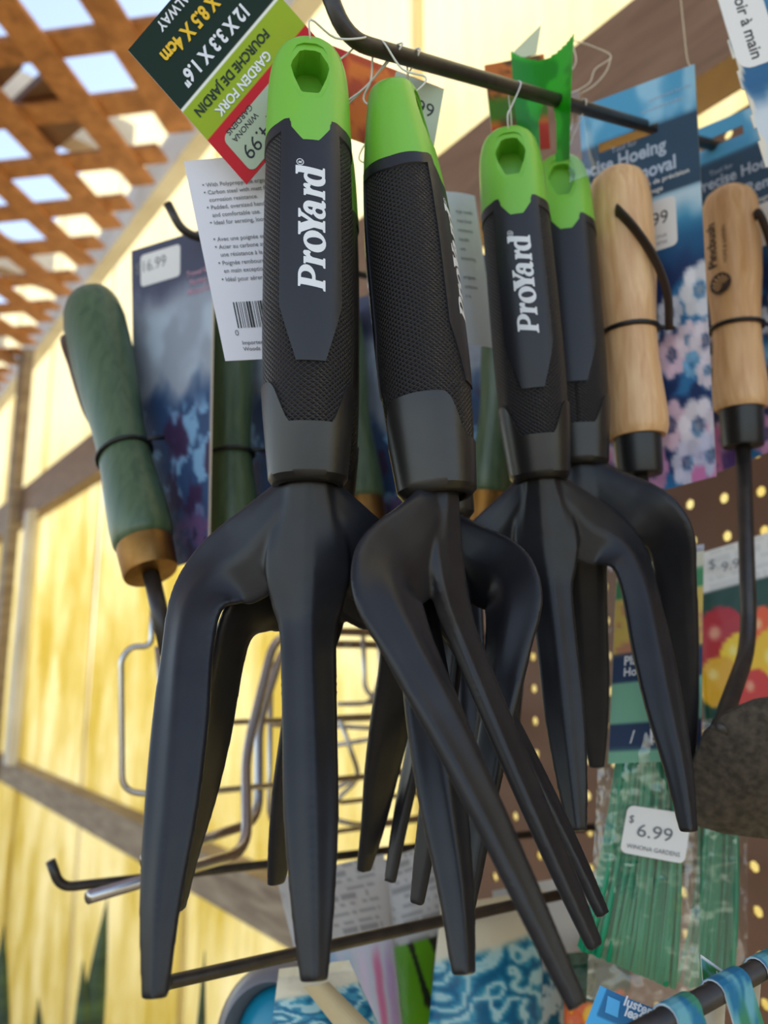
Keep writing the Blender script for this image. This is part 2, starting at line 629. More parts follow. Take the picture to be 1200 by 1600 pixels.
g = MB()
g.add(*slab([V(-9000, -9000, -EYE), V(9000, -9000, -EYE), V(9000, 9000, -EYE), V(-9000, 9000, -EYE),
             V(-9000, -9000, -EYE - 60), V(9000, -9000, -EYE - 60), V(9000, 9000, -EYE - 60), V(-9000, 9000, -EYE - 60)]))
tag(g.build('floor', M['floorm'], smooth=False), kind='structure')

# wall of corrugated fibreglass sheets
wall = thing('wall_back', None, None, wall_pt(600, DP, -EYE)); wall['kind'] = 'structure'


def sheet(s0, s1, z0, z1, D):
    n = int((s1 - s0) / 4)
    vs_, fs = [], []
    for i in range(n + 1):
        s = s0 + (s1 - s0) * i / n
        d = D + 2.2 * math.sin(2 * math.pi * s / 32)
        vs_ += [wall_pt(s, d, z0), wall_pt(s, d, z1), wall_pt(s, d + 1.2, z0), wall_pt(s, d + 1.2, z1)]
    for i in range(n):
        a, b = 4 * i, 4 * i + 4
        fs += [[a, a + 1, b + 1, b], [a + 2, b + 2, b + 3, a + 3], [a + 1, a + 3, b + 3, b + 1], [a, b, b + 2, a + 2]]
    fs += [[0, 2, 3, 1], [4 * n, 4 * n + 1, 4 * n + 3, 4 * n + 2]]
    return np.array(vs_), fs


edges = [-560, 60, 680, 1300, 1920, 2540, 3160, 3780, 4400, 5200]
for i, (a, b) in enumerate(zip(edges, edges[1:])):
    v, f = sheet(a - 12, b + 12, -EYE, 1500, DP + 3 + (i % 2) * 7)
    mesh_obj('panel', v, f, M['fibre'], wall)


def struct(name, geo, mat, smooth=False):
    return tag(mesh_obj(name, *geo, mat, None, smooth=smooth), kind='structure')


struct('trim_1', beam_w(-500, 5200, DR, DR + 38, 425, 530), M['brownrail'])        # rail over the pegboard
struct('trim_2', beam_w(-300, 5200, DR, DR + 38, -318, -259), M['rail'])            # low rail
struct('trim_3', beam_w(-500, 5200, DR, DR + 38, 972, 1062), M['rafter'])          # wall plate
struct('trim_4', beam_w(2560, 2650, DR - 30, DR - 1, -EYE, 972), M['rail'])        # wall post
struct('trim_5', beam_w(2330, 2385, DR - 24, DR - 1, -255, 424), M['rafter'])        # pale strip added in place of a bright gap

# ceiling: two crossed layers of lattice slats under white rafters
ceil = thing('ceiling', None, None, wall_pt(1600, DR - 500, 955)); ceil['kind'] = 'structure'
S0, S1, G0, G1 = -300, 4700, -1500, 455                                             # along the wall / distance towards the wall; unseen stretch over the forks added to cut top light


def clip_line(c, sgn):
    """line s - sgn*d = c inside the rectangle, as two (s,d) points"""
    pts = []
    for s in (S0, S1):
        d = (s - c) * sgn
        if G0 <= d <= G1: pts.append((s, d))
    for d in (G0, G1):
        s = c + sgn * d
        if S0 < s < S1: pts.append((s, d))
    return pts[:2] if len(pts) >= 2 else None


pitch = 142 * math.sqrt(2)
for layer, sgn in ((0, 1), (1, -1)):
    z0 = 950 + layer * 9
    c = -2600.0
    while c < 6400:
        q = clip_line(c, sgn)
        c += pitch
        if not q: continue
        (sa, da), (sb, db) = q
        if math.hypot(sa - sb, da - db) < 120: continue
        a, b = wall_pt(sa, da, z0), wall_pt(sb, db, z0)
        t = nrm(b - a); n = np.cross(ZU, t) * 26
        mesh_obj('slat', *slab([a - n, b - n, b + n, a + n, a - n + ZU * 8, b - n + ZU * 8, b + n + ZU * 8, a + n + ZU * 8]), M['lattice'], ceil, smooth=False)
for s in (900, 1500, 2150, 2800, 3500, 4200):
    mesh_obj('rafter', *slab([wall_pt(s, 440, 1010), wall_pt(s + 50, 440, 1010), wall_pt(s + 50, -1500, 1190), wall_pt(s, -1500, 1190),
                              wall_pt(s, 440, 1100), wall_pt(s + 50, 440, 1100), wall_pt(s + 50, -1500, 1280), wall_pt(s, -1500, 1280)]), M['rafter'], ceil, smooth=False)
for s, d, l in ((1290, 190, 180), (1320, 330, 170), (1850, 100, 300), (2500, 260, 400)):
    a = wall_pt(s, d, 970)
    e1, e2 = nrm(UW + NW * .25) * l, nrm(NW - UW * .25) * 110
    mesh_obj('board', *slab([a, a + e1, a + e1 + e2, a + e2, a + ZU * 18, a + e1 + ZU * 18, a + e1 + e2 + ZU * 18, a + e2 + ZU * 18]), M['brownboard'], ceil, smooth=False)

# ------------------------------------------------------------------ pegboard with real holes
h0 = on_wall(1130, 778, DB)
PS, PZ = float(h0 @ UW), float(h0[2])                                              # phase of the hole grid
IN = 25.4
i0, i1 = -18, 9                                                                     # columns (s grows to the left)
while PS + i1 * IN < 618: i1 += 1
k0, k1 = -17, int((405 - PZ) / IN)
pv, pf, vid = [], [], {}


def pvx(s, z, D):
    key = (round(s, 2), round(z, 2), D)
    if key not in vid:
        vid[key] = len(pv); pv.append(wall_pt(s, D, z))
    return vid[key]


HN, HR = 8, 3.75
for i in range(i0, i1):
    for k in range(k0, k1):
        cs, cz = PS + i * IN, PZ + k * IN
        ring = [[pvx(cs + HR * math.cos(2 * math.pi * (j + .5) / HN), cz + HR * math.sin(2 * math.pi * (j + .5) / HN), D) for j in range(HN)] for D in (DB, DB + 2.8)]
        e = IN / 2
        sq = [[pvx(cs + a * e, cz + b * e, D) for a, b in ((1, 0), (1, 1), (0, 1), (-1, 1), (-1, 0), (-1, -1), (0, -1), (1, -1))] for D in (DB, DB + 2.8)]
        for j in range(HN):
            j2 = (j + 1) % HN
            pf.append([sq[0][j], sq[0][j2], ring[0][j], ring[0][j - 1]])
            pf.append([sq[1][j2], sq[1][j], ring[1][j - 1], ring[1][j]])
            pf.append([ring[0][j], ring[0][j2], ring[1][j2], ring[1][j]])
for i in range(i0, i1):                                                             # rims
    for z, r in ((PZ + (k0 - .5) * IN, 0), (PZ + (k1 - .5) * IN, 1)):
        for a in (-.5, 0):
            q = [pvx(PS + (i + a) * IN, z, DB), pvx(PS + (i + a + .5) * IN, z, DB), pvx(PS + (i + a + .5) * IN, z, DB + 2.8), pvx(PS + (i + a) * IN, z, DB + 2.8)]
            pf.append(q if r else q[::-1])
for k in range(k0, k1):
    for s in (PS + (i0 - .5) * IN, PS + (i1 - .5) * IN):
        for a in (-.5, 0):
            pf.append([pvx(s, PZ + (k + a) * IN, DB), pvx(s, PZ + (k + a + .5) * IN, DB), pvx(s, PZ + (k + a + .5) * IN, DB + 2.8), pvx(s, PZ + (k + a) * IN, DB + 2.8)])
BL_, BB_, BT_ = PS + (i1 - .5) * IN, PZ + (k0 - .5) * IN, PZ + (k1 - .5) * IN
pb = thing('pegboard', 'brown hardboard pegboard with rows of round holes, fixed to the yellow wall', 'pegboard', wall_pt(BL_ - 250, DB, BB_))
mesh_obj('board', pv, pf, M['brownboard'], pb, smooth=False)
# ------------------------------------------------------------------ the garden fork (local mm: +z up the handle, -y the front)
def spl(xs, ys):
    xs, ys = np.array(xs, float), np.array(ys, float)
    d = np.gradient(ys, xs)
    def f(x):
        x = np.clip(x, xs[0], xs[-1])
        i = np.clip(np.searchsorted(xs, x, side='right') - 1, 0, len(xs) - 2)
        h = xs[i + 1] - xs[i]; t = (x - xs[i]) / h
        return (2 * t**3 - 3 * t**2 + 1) * ys[i] + (t**3 - 2 * t**2 + t) * h * d[i] + (-2 * t**3 + 3 * t**2) * ys[i + 1] + (t**3 - t**2) * h * d[i + 1]
    return f


HA = spl([0, .5, 1.6, 4, 8, 14, 20, 32, 53, 85, 110, 125, 140, 150], [3.5, 5.8, 8.6, 11.2, 13.0, 14.2, 14.7, 15.2, 15.8, 16.1, 16.0, 15.4, 14.0, 13.0])
HB = spl([0, .5, 1.6, 4, 8, 14, 20, 32, 45, 60, 85, 110, 125, 140, 150], [3.5, 6.2, 8.2, 9.3, 10.0, 11.0, 12.0, 13.9, 15.2, 16.0, 16.3, 16.2, 15.6, 14.2, 13.2])


DS = 1.053                              # stretch of the handle


def hs(th, d, off=0.0):
    """handle surface: th angle from the front, d mm down from the top"""
    th = np.asarray(th, float); d = np.asarray(d, float)
    c, s_ = np.cos(th), np.sin(th)
    k = .88
    return np.stack([(HA(d) * .95 + off) * np.sign(s_) * np.abs(s_) ** k, -(HB(d) * .95 + off) * np.sign(c) * np.abs(c) ** k, -d * DS * np.ones_like(th)], -1)


NTH = 144
TT = np.linspace(-math.pi, math.pi, NTH, endpoint=False)
fold = lambda th: np.minimum(np.abs(th), math.pi - np.abs(th))     # front and back alike


def cap_edge(th):
    """lower border of the green cap, mm down, by angle"""
    a = np.degrees(fold(th))
    return np.interp(a, [0, 8, 20.5, 22.5, 23, 32, 44, 90], [45, 45, 40.6, 39.9, 36.8, 36.6, 37.4, 38.2])


def collar_edge(th):
    a = np.degrees(fold(th))
    return np.interp(a, [0, 25, 30, 46, 52, 58, 90], [135.2, 135.2, 133.5, 124.5, 122.8, 122, 121.6])


def panel_half(d):
    """half angle of the smooth panel, by mm down"""
    return np.radians(np.interp(d, [25, 98.5, 115, 117], [37, 37, 17, 15]))


def band(d0, d1, n, off, closed_top=False, closed_bot=False):
    """surface between two borders d0(th), d1(th), shifted outwards by off; returns verts, faces, uv"""
    vs_, uv = [], []
    a0 = d0(TT) if callable(d0) else np.full(NTH, float(d0))
    a1 = d1(TT) if callable(d1) else np.full(NTH, float(d1))
    for i in range(n + 1):
        d = a0 + (a1 - a0) * i / n
        vs_.append(hs(TT, d, off)); uv.append(np.stack([TT * 16, -d], -1))
    v = np.vstack(vs_); u = np.vstack(uv); fs = []
    for i in range(n):
        for k in range(NTH):
            k2 = (k + 1) % NTH
            fs.append([i * NTH + k, (i + 1) * NTH + k, (i + 1) * NTH + k2, i * NTH + k2])
    return v, fs, u


def ring_faces(a, b):
    return [[a + k, b + k, b + (k + 1) % NTH, a + (k + 1) % NTH] for k in range(NTH)]


def eval_mesh(o, name):
    dg = bpy.context.evaluated_depsgraph_get(); dg.update()
    me = bpy.data.meshes.new_from_object(o.evaluated_get(dg)); me.name = name
    return me


HOLE = [(x * .96, z * 1.04 - 5.6) for x, z in [(-3.6, -3.3), (-6.1, -7.5), (-6.6, -9.5), (-5.6, -13.5), (-3.3, -19), (-2.6, -19.7), (2.6, -19.7), (3.3, -19), (5.6, -13.5), (6.6, -9.5), (6.1, -7.5), (3.6, -3.3), (1.8, -2.6), (-1.8, -2.6)]]


def prism(poly, y0, y1, sc=1.0, cen=(0, -16.8)):
    p = [(cen[0] + (x - cen[0]) * sc, cen[1] + (z - cen[1]) * sc) for x, z in poly]
    n = len(p)
    fy = lambda y, z: y(z) if callable(y) else y
    v = [V(x, fy(y0, z), z) for x, z in p] + [V(x, fy(y1, z), z) for x, z in p]
    return v, [list(range(n))[::-1], list(range(n, 2 * n))] + [[i, (i + 1) % n, n + (i + 1) % n, n + i] for i in range(n)]


def fix_normals(me):
    bm = bmesh.new(); bm.from_mesh(me)
    bmesh.ops.remove_doubles(bm, verts=bm.verts, dist=1e-6)
    bmesh.ops.recalc_face_normals(bm, faces=bm.faces)
    bm.to_mesh(me); bm.free()


# --- sweeps for the steel head
def head_sweep(pts, n=14):
    """pts: (x, y, z, half width, half thickness, outward tilt deg, roundness 0..1)"""
    a = np.array(pts, float)
    ks = np.arange(len(a)); q = np.linspace(0, len(a) - 1, (len(a) - 1) * 6 + 1)
    f = [spl(ks, a[:, j]) for j in range(7)]
    Q = np.stack([fj(q) for fj in f], -1)
    tine = np.array([(-1, .15), (-.93, -.25), (-.55, -.55), (-.10, -1.12), (.10, -1.12), (.55, -.55), (.93, -.25), (1, .15), (.9, .8), (.45, 1), (0, 1), (-.45, 1), (-.9, .8)])
    m = len(tine)
    ang = np.arctan2(tine[:, 1], tine[:, 0])
    circ = np.stack([np.cos(ang), np.sin(ang)], -1)
    vs_, fs = [], []
    for i, r in enumerate(Q):
        p = r[:3]
        T = nrm(Q[min(i + 1, len(Q) - 1), :3] - Q[max(i - 1, 0), :3])
        t = math.radians(r[5])
        Nf = V(math.sin(t), -math.cos(t), 0); Nf = nrm(Nf - T * float(Nf @ T))
        Wd = np.cross(Nf, T)
        cs = tine * (1 - r[6]) + circ * r[6]
        for c in cs: vs_.append(p + Wd * (c[0] * r[3]) - Nf * (c[1] * r[4]))
    for i in range(len(Q) - 1):
        for k in range(m):
            k2 = (k + 1) % m
            fs.append([i * m + k, i * m + k2, (i + 1) * m + k2, (i + 1) * m + k])
    fs += [list(range(m))[::-1], [(len(Q) - 1) * m + k for k in range(m)]]
    return np.array(vs_), fs


def make_head():
    mb = MB()
    mb.add(*head_sweep([(0, 0, -154, 8.0, 7.4, 0, 1), (0, .5, -162, 8.6, 7.6, 0, 1), (0, .8, -170.5, 10.8, 7.2, 0, .8), (0, .2, -181, 13.4, 6.2, 0, .5),
                        (0, -.8, -190, 13.4, 5.2, 0, .3), (0, -2, -199, 11.2, 4.7, 0, .1), (0, -4.2, -208, 8.9, 4.2, 0, 0), (0, -11.5, -233, 8.3, 3.9, 0, 0), (0, -18.6, -256, 7.9, 3.6, 0, 0), (0, -25.5, -278, 6.1, 3.1, 0, 0), (0, -31, -295.5, 3.7, 2.3, 0, 0)]))
    for sg in (-1, 1):
        p = [(1, 1, -160, 7.5, 5.8, 5, .9), (8, 3, -170, 11.5, 5.0, 16, .6), (17.5, 6.5, -181, 15.2, 3.8, 26, .4), (27.5, 10, -187, 13.8, 3.2, 36, .2), (34.8, 8.5, -196, 12.0, 3.1, 38, .1),
             (37.0, 3.0, -210, 9.6, 3.4, 30, 0), (37.6, -6, -232, 8.9, 3.7, 17, 0), (38.4, -14.5, -254, 7.8, 3.5, 10, 0), (39.6, -23, -277, 5.6, 3.0, 8, 0), (39.4, -30, -297, 3.4, 2.3, 6, 0)]
        mb.add(*head_sweep([(sg * q[0], *q[1:5], sg * q[5], q[6]) for q in p]))
    o = mb.build('head', M['steel'], None, local=True)
    fix_normals(o.data)
    r = o.modifiers.new('r', 'REMESH'); r.mode = 'VOXEL'; r.voxel_size = .0007; r.use_smooth_shade = True
    s_ = o.modifiers.new('s', 'SMOOTH'); s_.factor = .5; s_.iterations = 12
    me = eval_mesh(o, 'head')
    o.modifiers.clear(); o.data = me
    return o


# --- bold serif glyphs of the logo, drawn by hand: unit = cap height
def arc(cx, cy, rx, ry, a0, a1, n=14, rot=0):
    out = []
    for k in range(n + 1):
        a = math.radians(a0 + (a1 - a0) * k / n)
        x, y = rx * math.cos(a), ry * math.sin(a); r = math.radians(rot)
        out.append((cx + x * math.cos(r) - y * math.sin(r), cy + x * math.sin(r) + y * math.cos(r)))
    return out


def ell(cx, cy, rx, ry, rot=0): return arc(cx, cy, rx, ry, 0, 360, 22, rot)[:-1]


GLYPH = [
    # P
    ([(.02, 0), (.44, 0), (.44, .07), (.37, .09), (.37, .36)] + arc(.46, .68, .44, .32, -80, 90, 14) + [(.02, 1), (.02, .93), (.11, .9), (.11, .1), (.02, .07)], [arc(.47, .69, .17, .2, -90, 90, 8) + [(.37, .89), (.37, .49)]]),
    # r
    ([(.9, 0), (1.29, 0), (1.29, .07), (1.22, .09), (1.22, .46), (1.26, .55), (1.33, .57), (1.41, .53), (1.46, .62), (1.44, .78), (1.36, .82), (1.28, .79), (1.21, .69), (1.2, .8), (.92, .8), (.92, .73), (.98, .71), (.98, .1), (.9, .07)], []),
    # o
    (ell(1.86, .39, .42, .42), [ell(1.87, .39, .145, .3, 12)]),
    # Y
    ([(2.3, 0), (2.76, 0), (2.76, .07), (2.67, .1), (2.67, .42), (2.93, .88), (3.06, .93), (3.06, 1), (2.7, 1), (2.7, .93), (2.76, .9), (2.63, .62), (2.48, .9), (2.54, .93), (2.54, 1), (2.02, 1), (2.02, .93), (2.12, .89), (2.39, .42), (2.39, .1), (2.3, .07)], []),
    # a: bowl and stem
    (ell(3.06, .23, .28, .25, 10), [ell(3.09, .23, .11, .14, 10)]),
    ([(3.17, .1), (3.3, -.02), (3.46, -.02), (3.56, .07), (3.53, .13), (3.43, .13), (3.43, .55)] + arc(3.16, .56, .27, .26, 0, 170, 10) + [(2.86, .5), (2.95, .44), (3.07, .47), (3.08, .6), (3.17, .66), (3.19, .55)], []),
    # r
    ([(3.6, 0), (3.97, 0), (3.97, .07), (3.9, .09), (3.9, .46), (3.94, .55), (4.0, .57), (4.07, .53), (4.12, .62), (4.1, .78), (4.03, .82), (3.96, .79), (3.89, .69), (3.88, .8), (3.61, .8), (3.61, .73), (3.67, .71), (3.67, .1), (3.6, .07)], []),
    # d: bowl and stem
    (ell(4.4, .39, .34, .41), [ell(4.46, .39, .14, .28, 6)]),
    ([(4.52, .04), (4.52, -.0), (4.9, 0), (4.9, .07), (4.8, .1), (4.8, 1.1), (4.44, 1.1), (4.44, 1.03), (4.52, 1.0)], []),
]


def tess(outer, holes):
    loops = [[Vector((x, y, 0)) for x, y in outer]] + [[Vector((x, y, 0)) for x, y in h] for h in holes]
    tris = geometry.tessellate_polygon(loops)
    return [(v.x, v.y) for l in loops for v in l], [list(t) for t in tris]


def subdiv_tris(v, f, lim):
    """split long edges so that flat lettering can follow a curved surface"""
    v = list(v); f = list(f)
    for _ in range(6):
        out, mid, ch = [], {}, False
        def m(a, b):
            k = (min(a, b), max(a, b))
            if k not in mid:
                mid[k] = len(v); v.append(((v[a][0] + v[b][0]) / 2, (v[a][1] + v[b][1]) / 2))
            return mid[k]
        for t in f:
            L = [math.dist(v[t[i]], v[t[(i + 1) % 3]]) for i in range(3)]
            i = int(np.argmax(L))
            if L[i] > lim:
                a, b, c = t[i], t[(i + 1) % 3], t[(i + 2) % 3]
                q = m(a, b); out += [[a, q, c], [q, b, c]]; ch = True
            else: out.append(t)
        f = out
        if not ch: break
    return v, f


def make_fork():
    root = thing('garden_fork', '-', 'garden fork', (0, 0, -EYE), None)
    root.location = (0, 0, 0); ROOT[root] = V(0, 0, 0)
    # knurled grip: from under the cap to the collar, closed at both ends
    gv, gf, gu = band(33.0, 149.0, 60, -.1)
    n = len(gv)
    gv = np.vstack([gv, [[0, 0, -33.0 * DS], [0, 0, -149 * DS]]]); gu = np.vstack([gu, [[0, 0], [0, 0]]])
    gf += [[n, k, (k + 1) % NTH] for k in range(NTH)] + [[n + 1, n - NTH + (k + 1) % NTH, n - NTH + k] for k in range(NTH)]
    mesh_obj('grip', gv, gf, M['knurl'], root, uv=gu, local=True)
    # smooth rim strip under the cap
    rv, rf, _ = band(lambda t: cap_edge(t) - 1.0, lambda t: np.maximum(cap_edge(t) + np.interp(np.degrees(fold(t)), [0, 30, 40, 90], [.3, 2.5, 3.0, 3.4]), 37.0), 4, .45)
    a = len(rv)
    lo = hs(TT, np.maximum(cap_edge(TT) + np.interp(np.degrees(fold(TT)), [0, 30, 40, 90], [.6, 3.0, 3.6, 4.0]), 37.4), -.3)
    rv = np.vstack([rv, lo]); rf += ring_faces(a - NTH, a)
    mesh_obj('rim', rv, rf, M['panel_black'], root, local=True, autosharp=40)
    # lime cap: closed solid with a shield-shaped hole right through
    cv, cf, _ = band(0.0, cap_edge, 26, .35)
    n = len(cv)
    inn = hs(TT, cap_edge(TT), -2.0)
    ctr = np.array([[0, 0, .35], [0, 0, -37.0 * DS]])
    cv = np.vstack([cv, inn, ctr])
    cf += ring_faces(n - NTH, n) + [[n + NTH, k, (k + 1) % NTH] for k in range(NTH)] + [[n + NTH + 1, n + (k + 1) % NTH, n + k] for k in range(NTH)]
    cap = mesh_obj('cap', cv, cf, M['green'], root, local=True, autosharp=None)
    fix_normals(cap.data)
    cutters = []
    for (y0, y1, sc) in ((-40, 3.4, 1.04), (5.0, 40, 1.04), (-40, lambda z: -(float(HB(-z / DS)) * .95 - .55), 1.32), (lambda z: float(HB(-z / DS)) * .95 - .55, 40, 1.32)):
        v, f = prism(HOLE, y0, y1, sc)
        c = mesh_obj('c', v, f, M['green'], None, smooth=False, local=True); fix_normals(c.data)
        b = cap.modifiers.new('b', 'BOOLEAN'); b.object = c; b.operation = 'DIFFERENCE'; b.solver = 'EXACT'
        cutters.append(c)
    me = eval_mesh(cap, 'cap'); cap.modifiers.clear(); cap.data = me
    for c in cutters: bpy.data.objects.remove(c)
    sharp_edges(me, 32)
    # smooth collar (ferrule): raised lip, tapered end, recessed underside
    kv, kf, _ = band(collar_edge, 150.0, 22, .5)
    n = len(kv)
    e0 = hs(TT, collar_edge(TT) - .35, -.4)
    kv = np.vstack([kv, e0]); kf += [q[::-1] for q in ring_faces(n - NTH, n)][:0] + ring_faces(n, 0)
    prev = n - NTH; cnt = len(kv)
    for d, r in ((151.4, 11.9), (152.0, 11.2), (152.2, 9.6), (150.6, 9.4), (150.6, 6.5)):
        rr = np.stack([r * np.sin(TT), -r * np.cos(TT), np.full(NTH, -d * DS)], -1)
        kv = np.vstack([kv, rr]); kf += ring_faces(prev, cnt); prev = cnt; cnt += NTH
    mesh_obj('collar', kv, kf, M['collar'], root, local=True, autosharp=38)
    # smooth panels, front (with the logo) and back
    for front in (1, 0):
        m = 46; ts = np.concatenate([np.linspace(0, .72, 24), np.linspace(.74, 1, m - 24)])
        nn = 48; rows = []
        for tq in ts:
            th = np.linspace(-1, 1, nn + 1) * panel_half(60)
            top = cap_edge(th) + .25
            d = top + (117 - top) * tq
            th = th * panel_half(d) / panel_half(60)
            rows.append(hs(th + (0 if front else math.pi), d, .45))
        ds = ts
        v = np.array(rows); m = len(ds)
        sk = []
        border = [(0, j) for j in range(nn + 1)] + [(i, nn) for i in range(1, m)] + [(m - 1, j) for j in range(nn - 1, -1, -1)] + [(i, 0) for i in range(m - 2, 0, -1)]
        for i, j in border:
            p = v[i, j].copy(); r = math.hypot(p[0], p[1]); p[:2] *= (r - 1.0) / r; sk.append(p)
        fs = [[i * (nn + 1) + j, (i + 1) * (nn + 1) + j, (i + 1) * (nn + 1) + j + 1, i * (nn + 1) + j + 1] for i in range(m - 1) for j in range(nn)]
        vv = np.vstack([v.reshape(-1, 3), sk]); b0 = m * (nn + 1)
        bid = [i * (nn + 1) + j for i, j in border]; nb = len(bid)
        fs += [[bid[k], bid[(k + 1) % nb], b0 + (k + 1) % nb, b0 + k] for k in range(nb)]
        po = mesh_obj('front_panel' if front else 'back_panel', vv, fs, M['panel_black'], root, local=True, autosharp=40)
        if front:
            mb = MB(); CAPH = 8.4
            allg = [tess(*gph) for gph in GLYPH]
            rv_, rf_ = tess(arc(0, 0, .14, .14, 0, 360, 20)[:-1], [arc(0, 0, .112, .112, 0, 360, 20)[:-1]])
            allg.append(([(x + 4.95, y + .93) for x, y in rv_], rf_))
            tg, tf = text_geo('R', .03, 'CENTER')
            allg.append(([(x * .19 + 4.95, y * .19 + .86) for x, y, _ in tg], tf if all(len(q) == 3 for q in tf) else [[q[0], q[i], q[i + 1]] for q in tf for i in range(1, len(q) - 1)]))
            for gv_, gf_ in allg:
                gv_, gf_ = subdiv_tris(gv_, gf_, .12)
                q = np.array(gv_); u = q[:, 0] + .17 * q[:, 1] - .02; v_ = q[:, 1]
                X = 4.4 - v_ * CAPH; D = 95.2 - u * CAPH * 1.005
                th = np.arcsin(np.clip(X / HA(D) / .95, -1, 1)) ; th = np.sign(th) * np.abs(np.sin(th)) ** (1 / .88); th = np.arcsin(np.clip(th, -1, 1))
                mb.add(hs(th, D, .56), gf_)
            mb.build('lettering', M['white_print'], po, smooth=False, local=True)
    h = make_head(); h.parent = root
    return root


def subtree(o):
    return list(o.children)


def dup_tree(o):
    r = o.copy(); COL.objects.link(r); ROOT[r] = ROOT[o]
    for ch in o.children:
        c = ch.copy(); COL.objects.link(c); c.parent = r
        for g_ in ch.children:
            d = g_.copy(); COL.objects.link(d); d.parent = c
    return r


HL = V(0, 0, -16.8)                       # hang hole, local
TL_ = V(0, -31, -295)                   # tip of the middle tine, local


def place_fork(o, hpx, tpx, tY, front):
    """the middle tine's tip and the hang hole stand on their sight lines; the fork's length fixes the hole's distance"""
    T = P(*tpx, tY); L = np.linalg.norm(HL - TL_)
    lo, hi = tY * .8, tY * 1.7
    g_ = lambda y: np.linalg.norm(P(*hpx, y) - T) - L
    for _ in range(50):
        m = (lo + hi) / 2
        if g_(m) > 0: hi = m
        else: lo = m
    H = P(*hpx, lo)
    def frame(a, f):
        a = nrm(a); f = np.array(f, float); f = nrm(f - a * float(a @ f)); return np.column_stack([a, f, np.cross(a, f)])
    Rm = frame(H - T, (*front, 0)) @ frame(HL - TL_, (0, -1, 0)).T
    loc = H - Rm @ HL
    o.matrix_world = Matrix.Translation(wm(loc)) @ Matrix(Rm.tolist()).to_4x4()
    ROOT[o] = loc
    return loc, Rm


fork = make_fork()
FORKS = {}
spec = [
    # key, hole px, tip px, tip Y, front dir, label
    ('a', (482, 142), (491, 1531), 222, (.15, -.988), 'nearest lime-capped black garden fork, white logo facing front, tines pointing straight down'),
    ('b', (621, 201), (930, 1477), 242, (.945, -.327), 'lime-capped black garden fork turned sideways, seen edge-on, tines sweeping right'),
    ('c', (798, 262), (902, 1297), 310, (-.16, -.98), 'third lime-capped black garden fork facing front, just right of the sideways one'),
    ('d', (877, 298), (932, 1197), 387, (.18, .98), 'farthest lime-capped black garden fork, back turned, beside the beech-handled hoe'),
    ('e', (500, 262), (430, 1378), 332, (-.54, .84), 'black garden fork with back turned, mostly hidden behind the nearest fork'),
    ('f', (612, 302), (650, 1410), 304, (-.965, -.26), 'black garden fork facing left, mostly hidden behind the sideways fork'),
]
for i, (key, hp, tp, ty, fr, lab) in enumerate(spec):
    o = fork if i == 0 else dup_tree(fork)
    tag(o, lab, 'garden fork', 'garden forks hanging on the top hook')
    FORKS[key] = (o, *place_fork(o, hp, tp, ty, fr))
    print('fork', key, FORKS[key][1].round())
# ------------------------------------------------------------------ wire hooks that carry the goods
def rod_thing(name, label, path, r, mat, group=None, cap=None):
    p = [np.array(q, float) for q in path]
    t = thing(name, label, 'hook', p[-1], group)
    v, f = tube(fillet(p, 14, 6), r, 12)
    mesh_obj('wire', v, f, mat, t)
    if cap is not None:
        e = p[0] + nrm(p[0] - p[1]) * .6
        v, f = tube([p[0] + nrm(p[1] - p[0]) * 6, e], r + .5, 12)
        mesh_obj('end_sleeve', v, f, cap, t)
    return t


def to_wall(p, d, D=DB - 3.5):
    d = np.array(d, float)
    k = (D - float(-(NW @ p))) / float(-(NW @ d))
    return p + d * k


RA = P(541, 62, 252)
RDIR = nrm(P(770, 128, 303) - RA)
RZ = lambda k: RA + RDIR * k                     # a point along the top hook
rod_thing('peg_hook', 'long black wire peg hook at the top with upturned end, carrying the forks', [P(503, -40, 246), RA, to_wall(RA, RDIR)], 3.2, M['rod'], 'black wire peg hooks')
r1a, r1b = P(262, 1535, 330), P(700, 1437, 405)
rod_thing('peg_hook', 'black wire peg hook low down, passing behind the nearest fork tips', [r1a + V(-1, -2, 30), r1a + V(-2, -4, 0), r1a, to_wall(r1a, nrm(r1b - r1a))], 2.6, M['rod'], 'black wire peg hooks')
r2a, r2b = P(94, 1387, 455), P(640, 1325, 546)
rod_thing('peg_hook', 'thin black wire peg hook with upturned tip beside the chrome wire', [P(79, 1345, 452), r2a, to_wall(r2a, nrm(r2b - r2a))], 2.6, M['rod'], 'black wire peg hooks')
lh = P(286, 365, 400)
rod_thing('peg_hook', 'black wire peg hook above the card of the green-handled tool', [P(262, 318, 396), lh, to_wall(lh, nrm(V(.80, .58, .10)))], 2.4, M['rod'], 'black wire peg hooks')
r3a, r3b = P(1020, 1605, 227), P(1200, 1508, 270)
R3 = nrm(r3b - r3a)
rod_thing('peg_hook', 'thick black wire peg hook at bottom right, holding small blue hang tags', [r3a - R3 * 14, to_wall(r3a, R3)], 3.2, M['rod'], 'black wire peg hooks')

# ------------------------------------------------------------------ thin nylon loops that hang each fork on the hook
def near_rod(p):
    return RA + RDIR * max(2.0, float((p - RA) @ RDIR))


def loop_for(key, k=None):
    o, loc, Rm = FORKS[key]
    hole = loc + Rm @ V(0, 0, -5.5)
    q = RZ(k) if k is not None else near_rod(hole)
    top = q + V(0, 0, 3.7)
    side = Rm @ V(0, -1, 0)
    sgn = [1, -1]
    for s_ in sgn:
        a = loc + Rm @ V(0, -12.5 * s_, -4.0)
        m = (a + q) / 2
        tip = q + np.cross(RDIR, V(0, 0, 1)) * 3.6 * s_
        v, f = tube(smooth_path([hole, a * .7 + hole * .3 + V(0, 0, 1), a + V(0, 0, 5), m, tip, top], 5), .38, 6)
        ob = mesh_obj('nylon_loop', (np.array(v) - loc) @ Rm, f, M['clear_line'], None, local=True)
        ob.parent = o


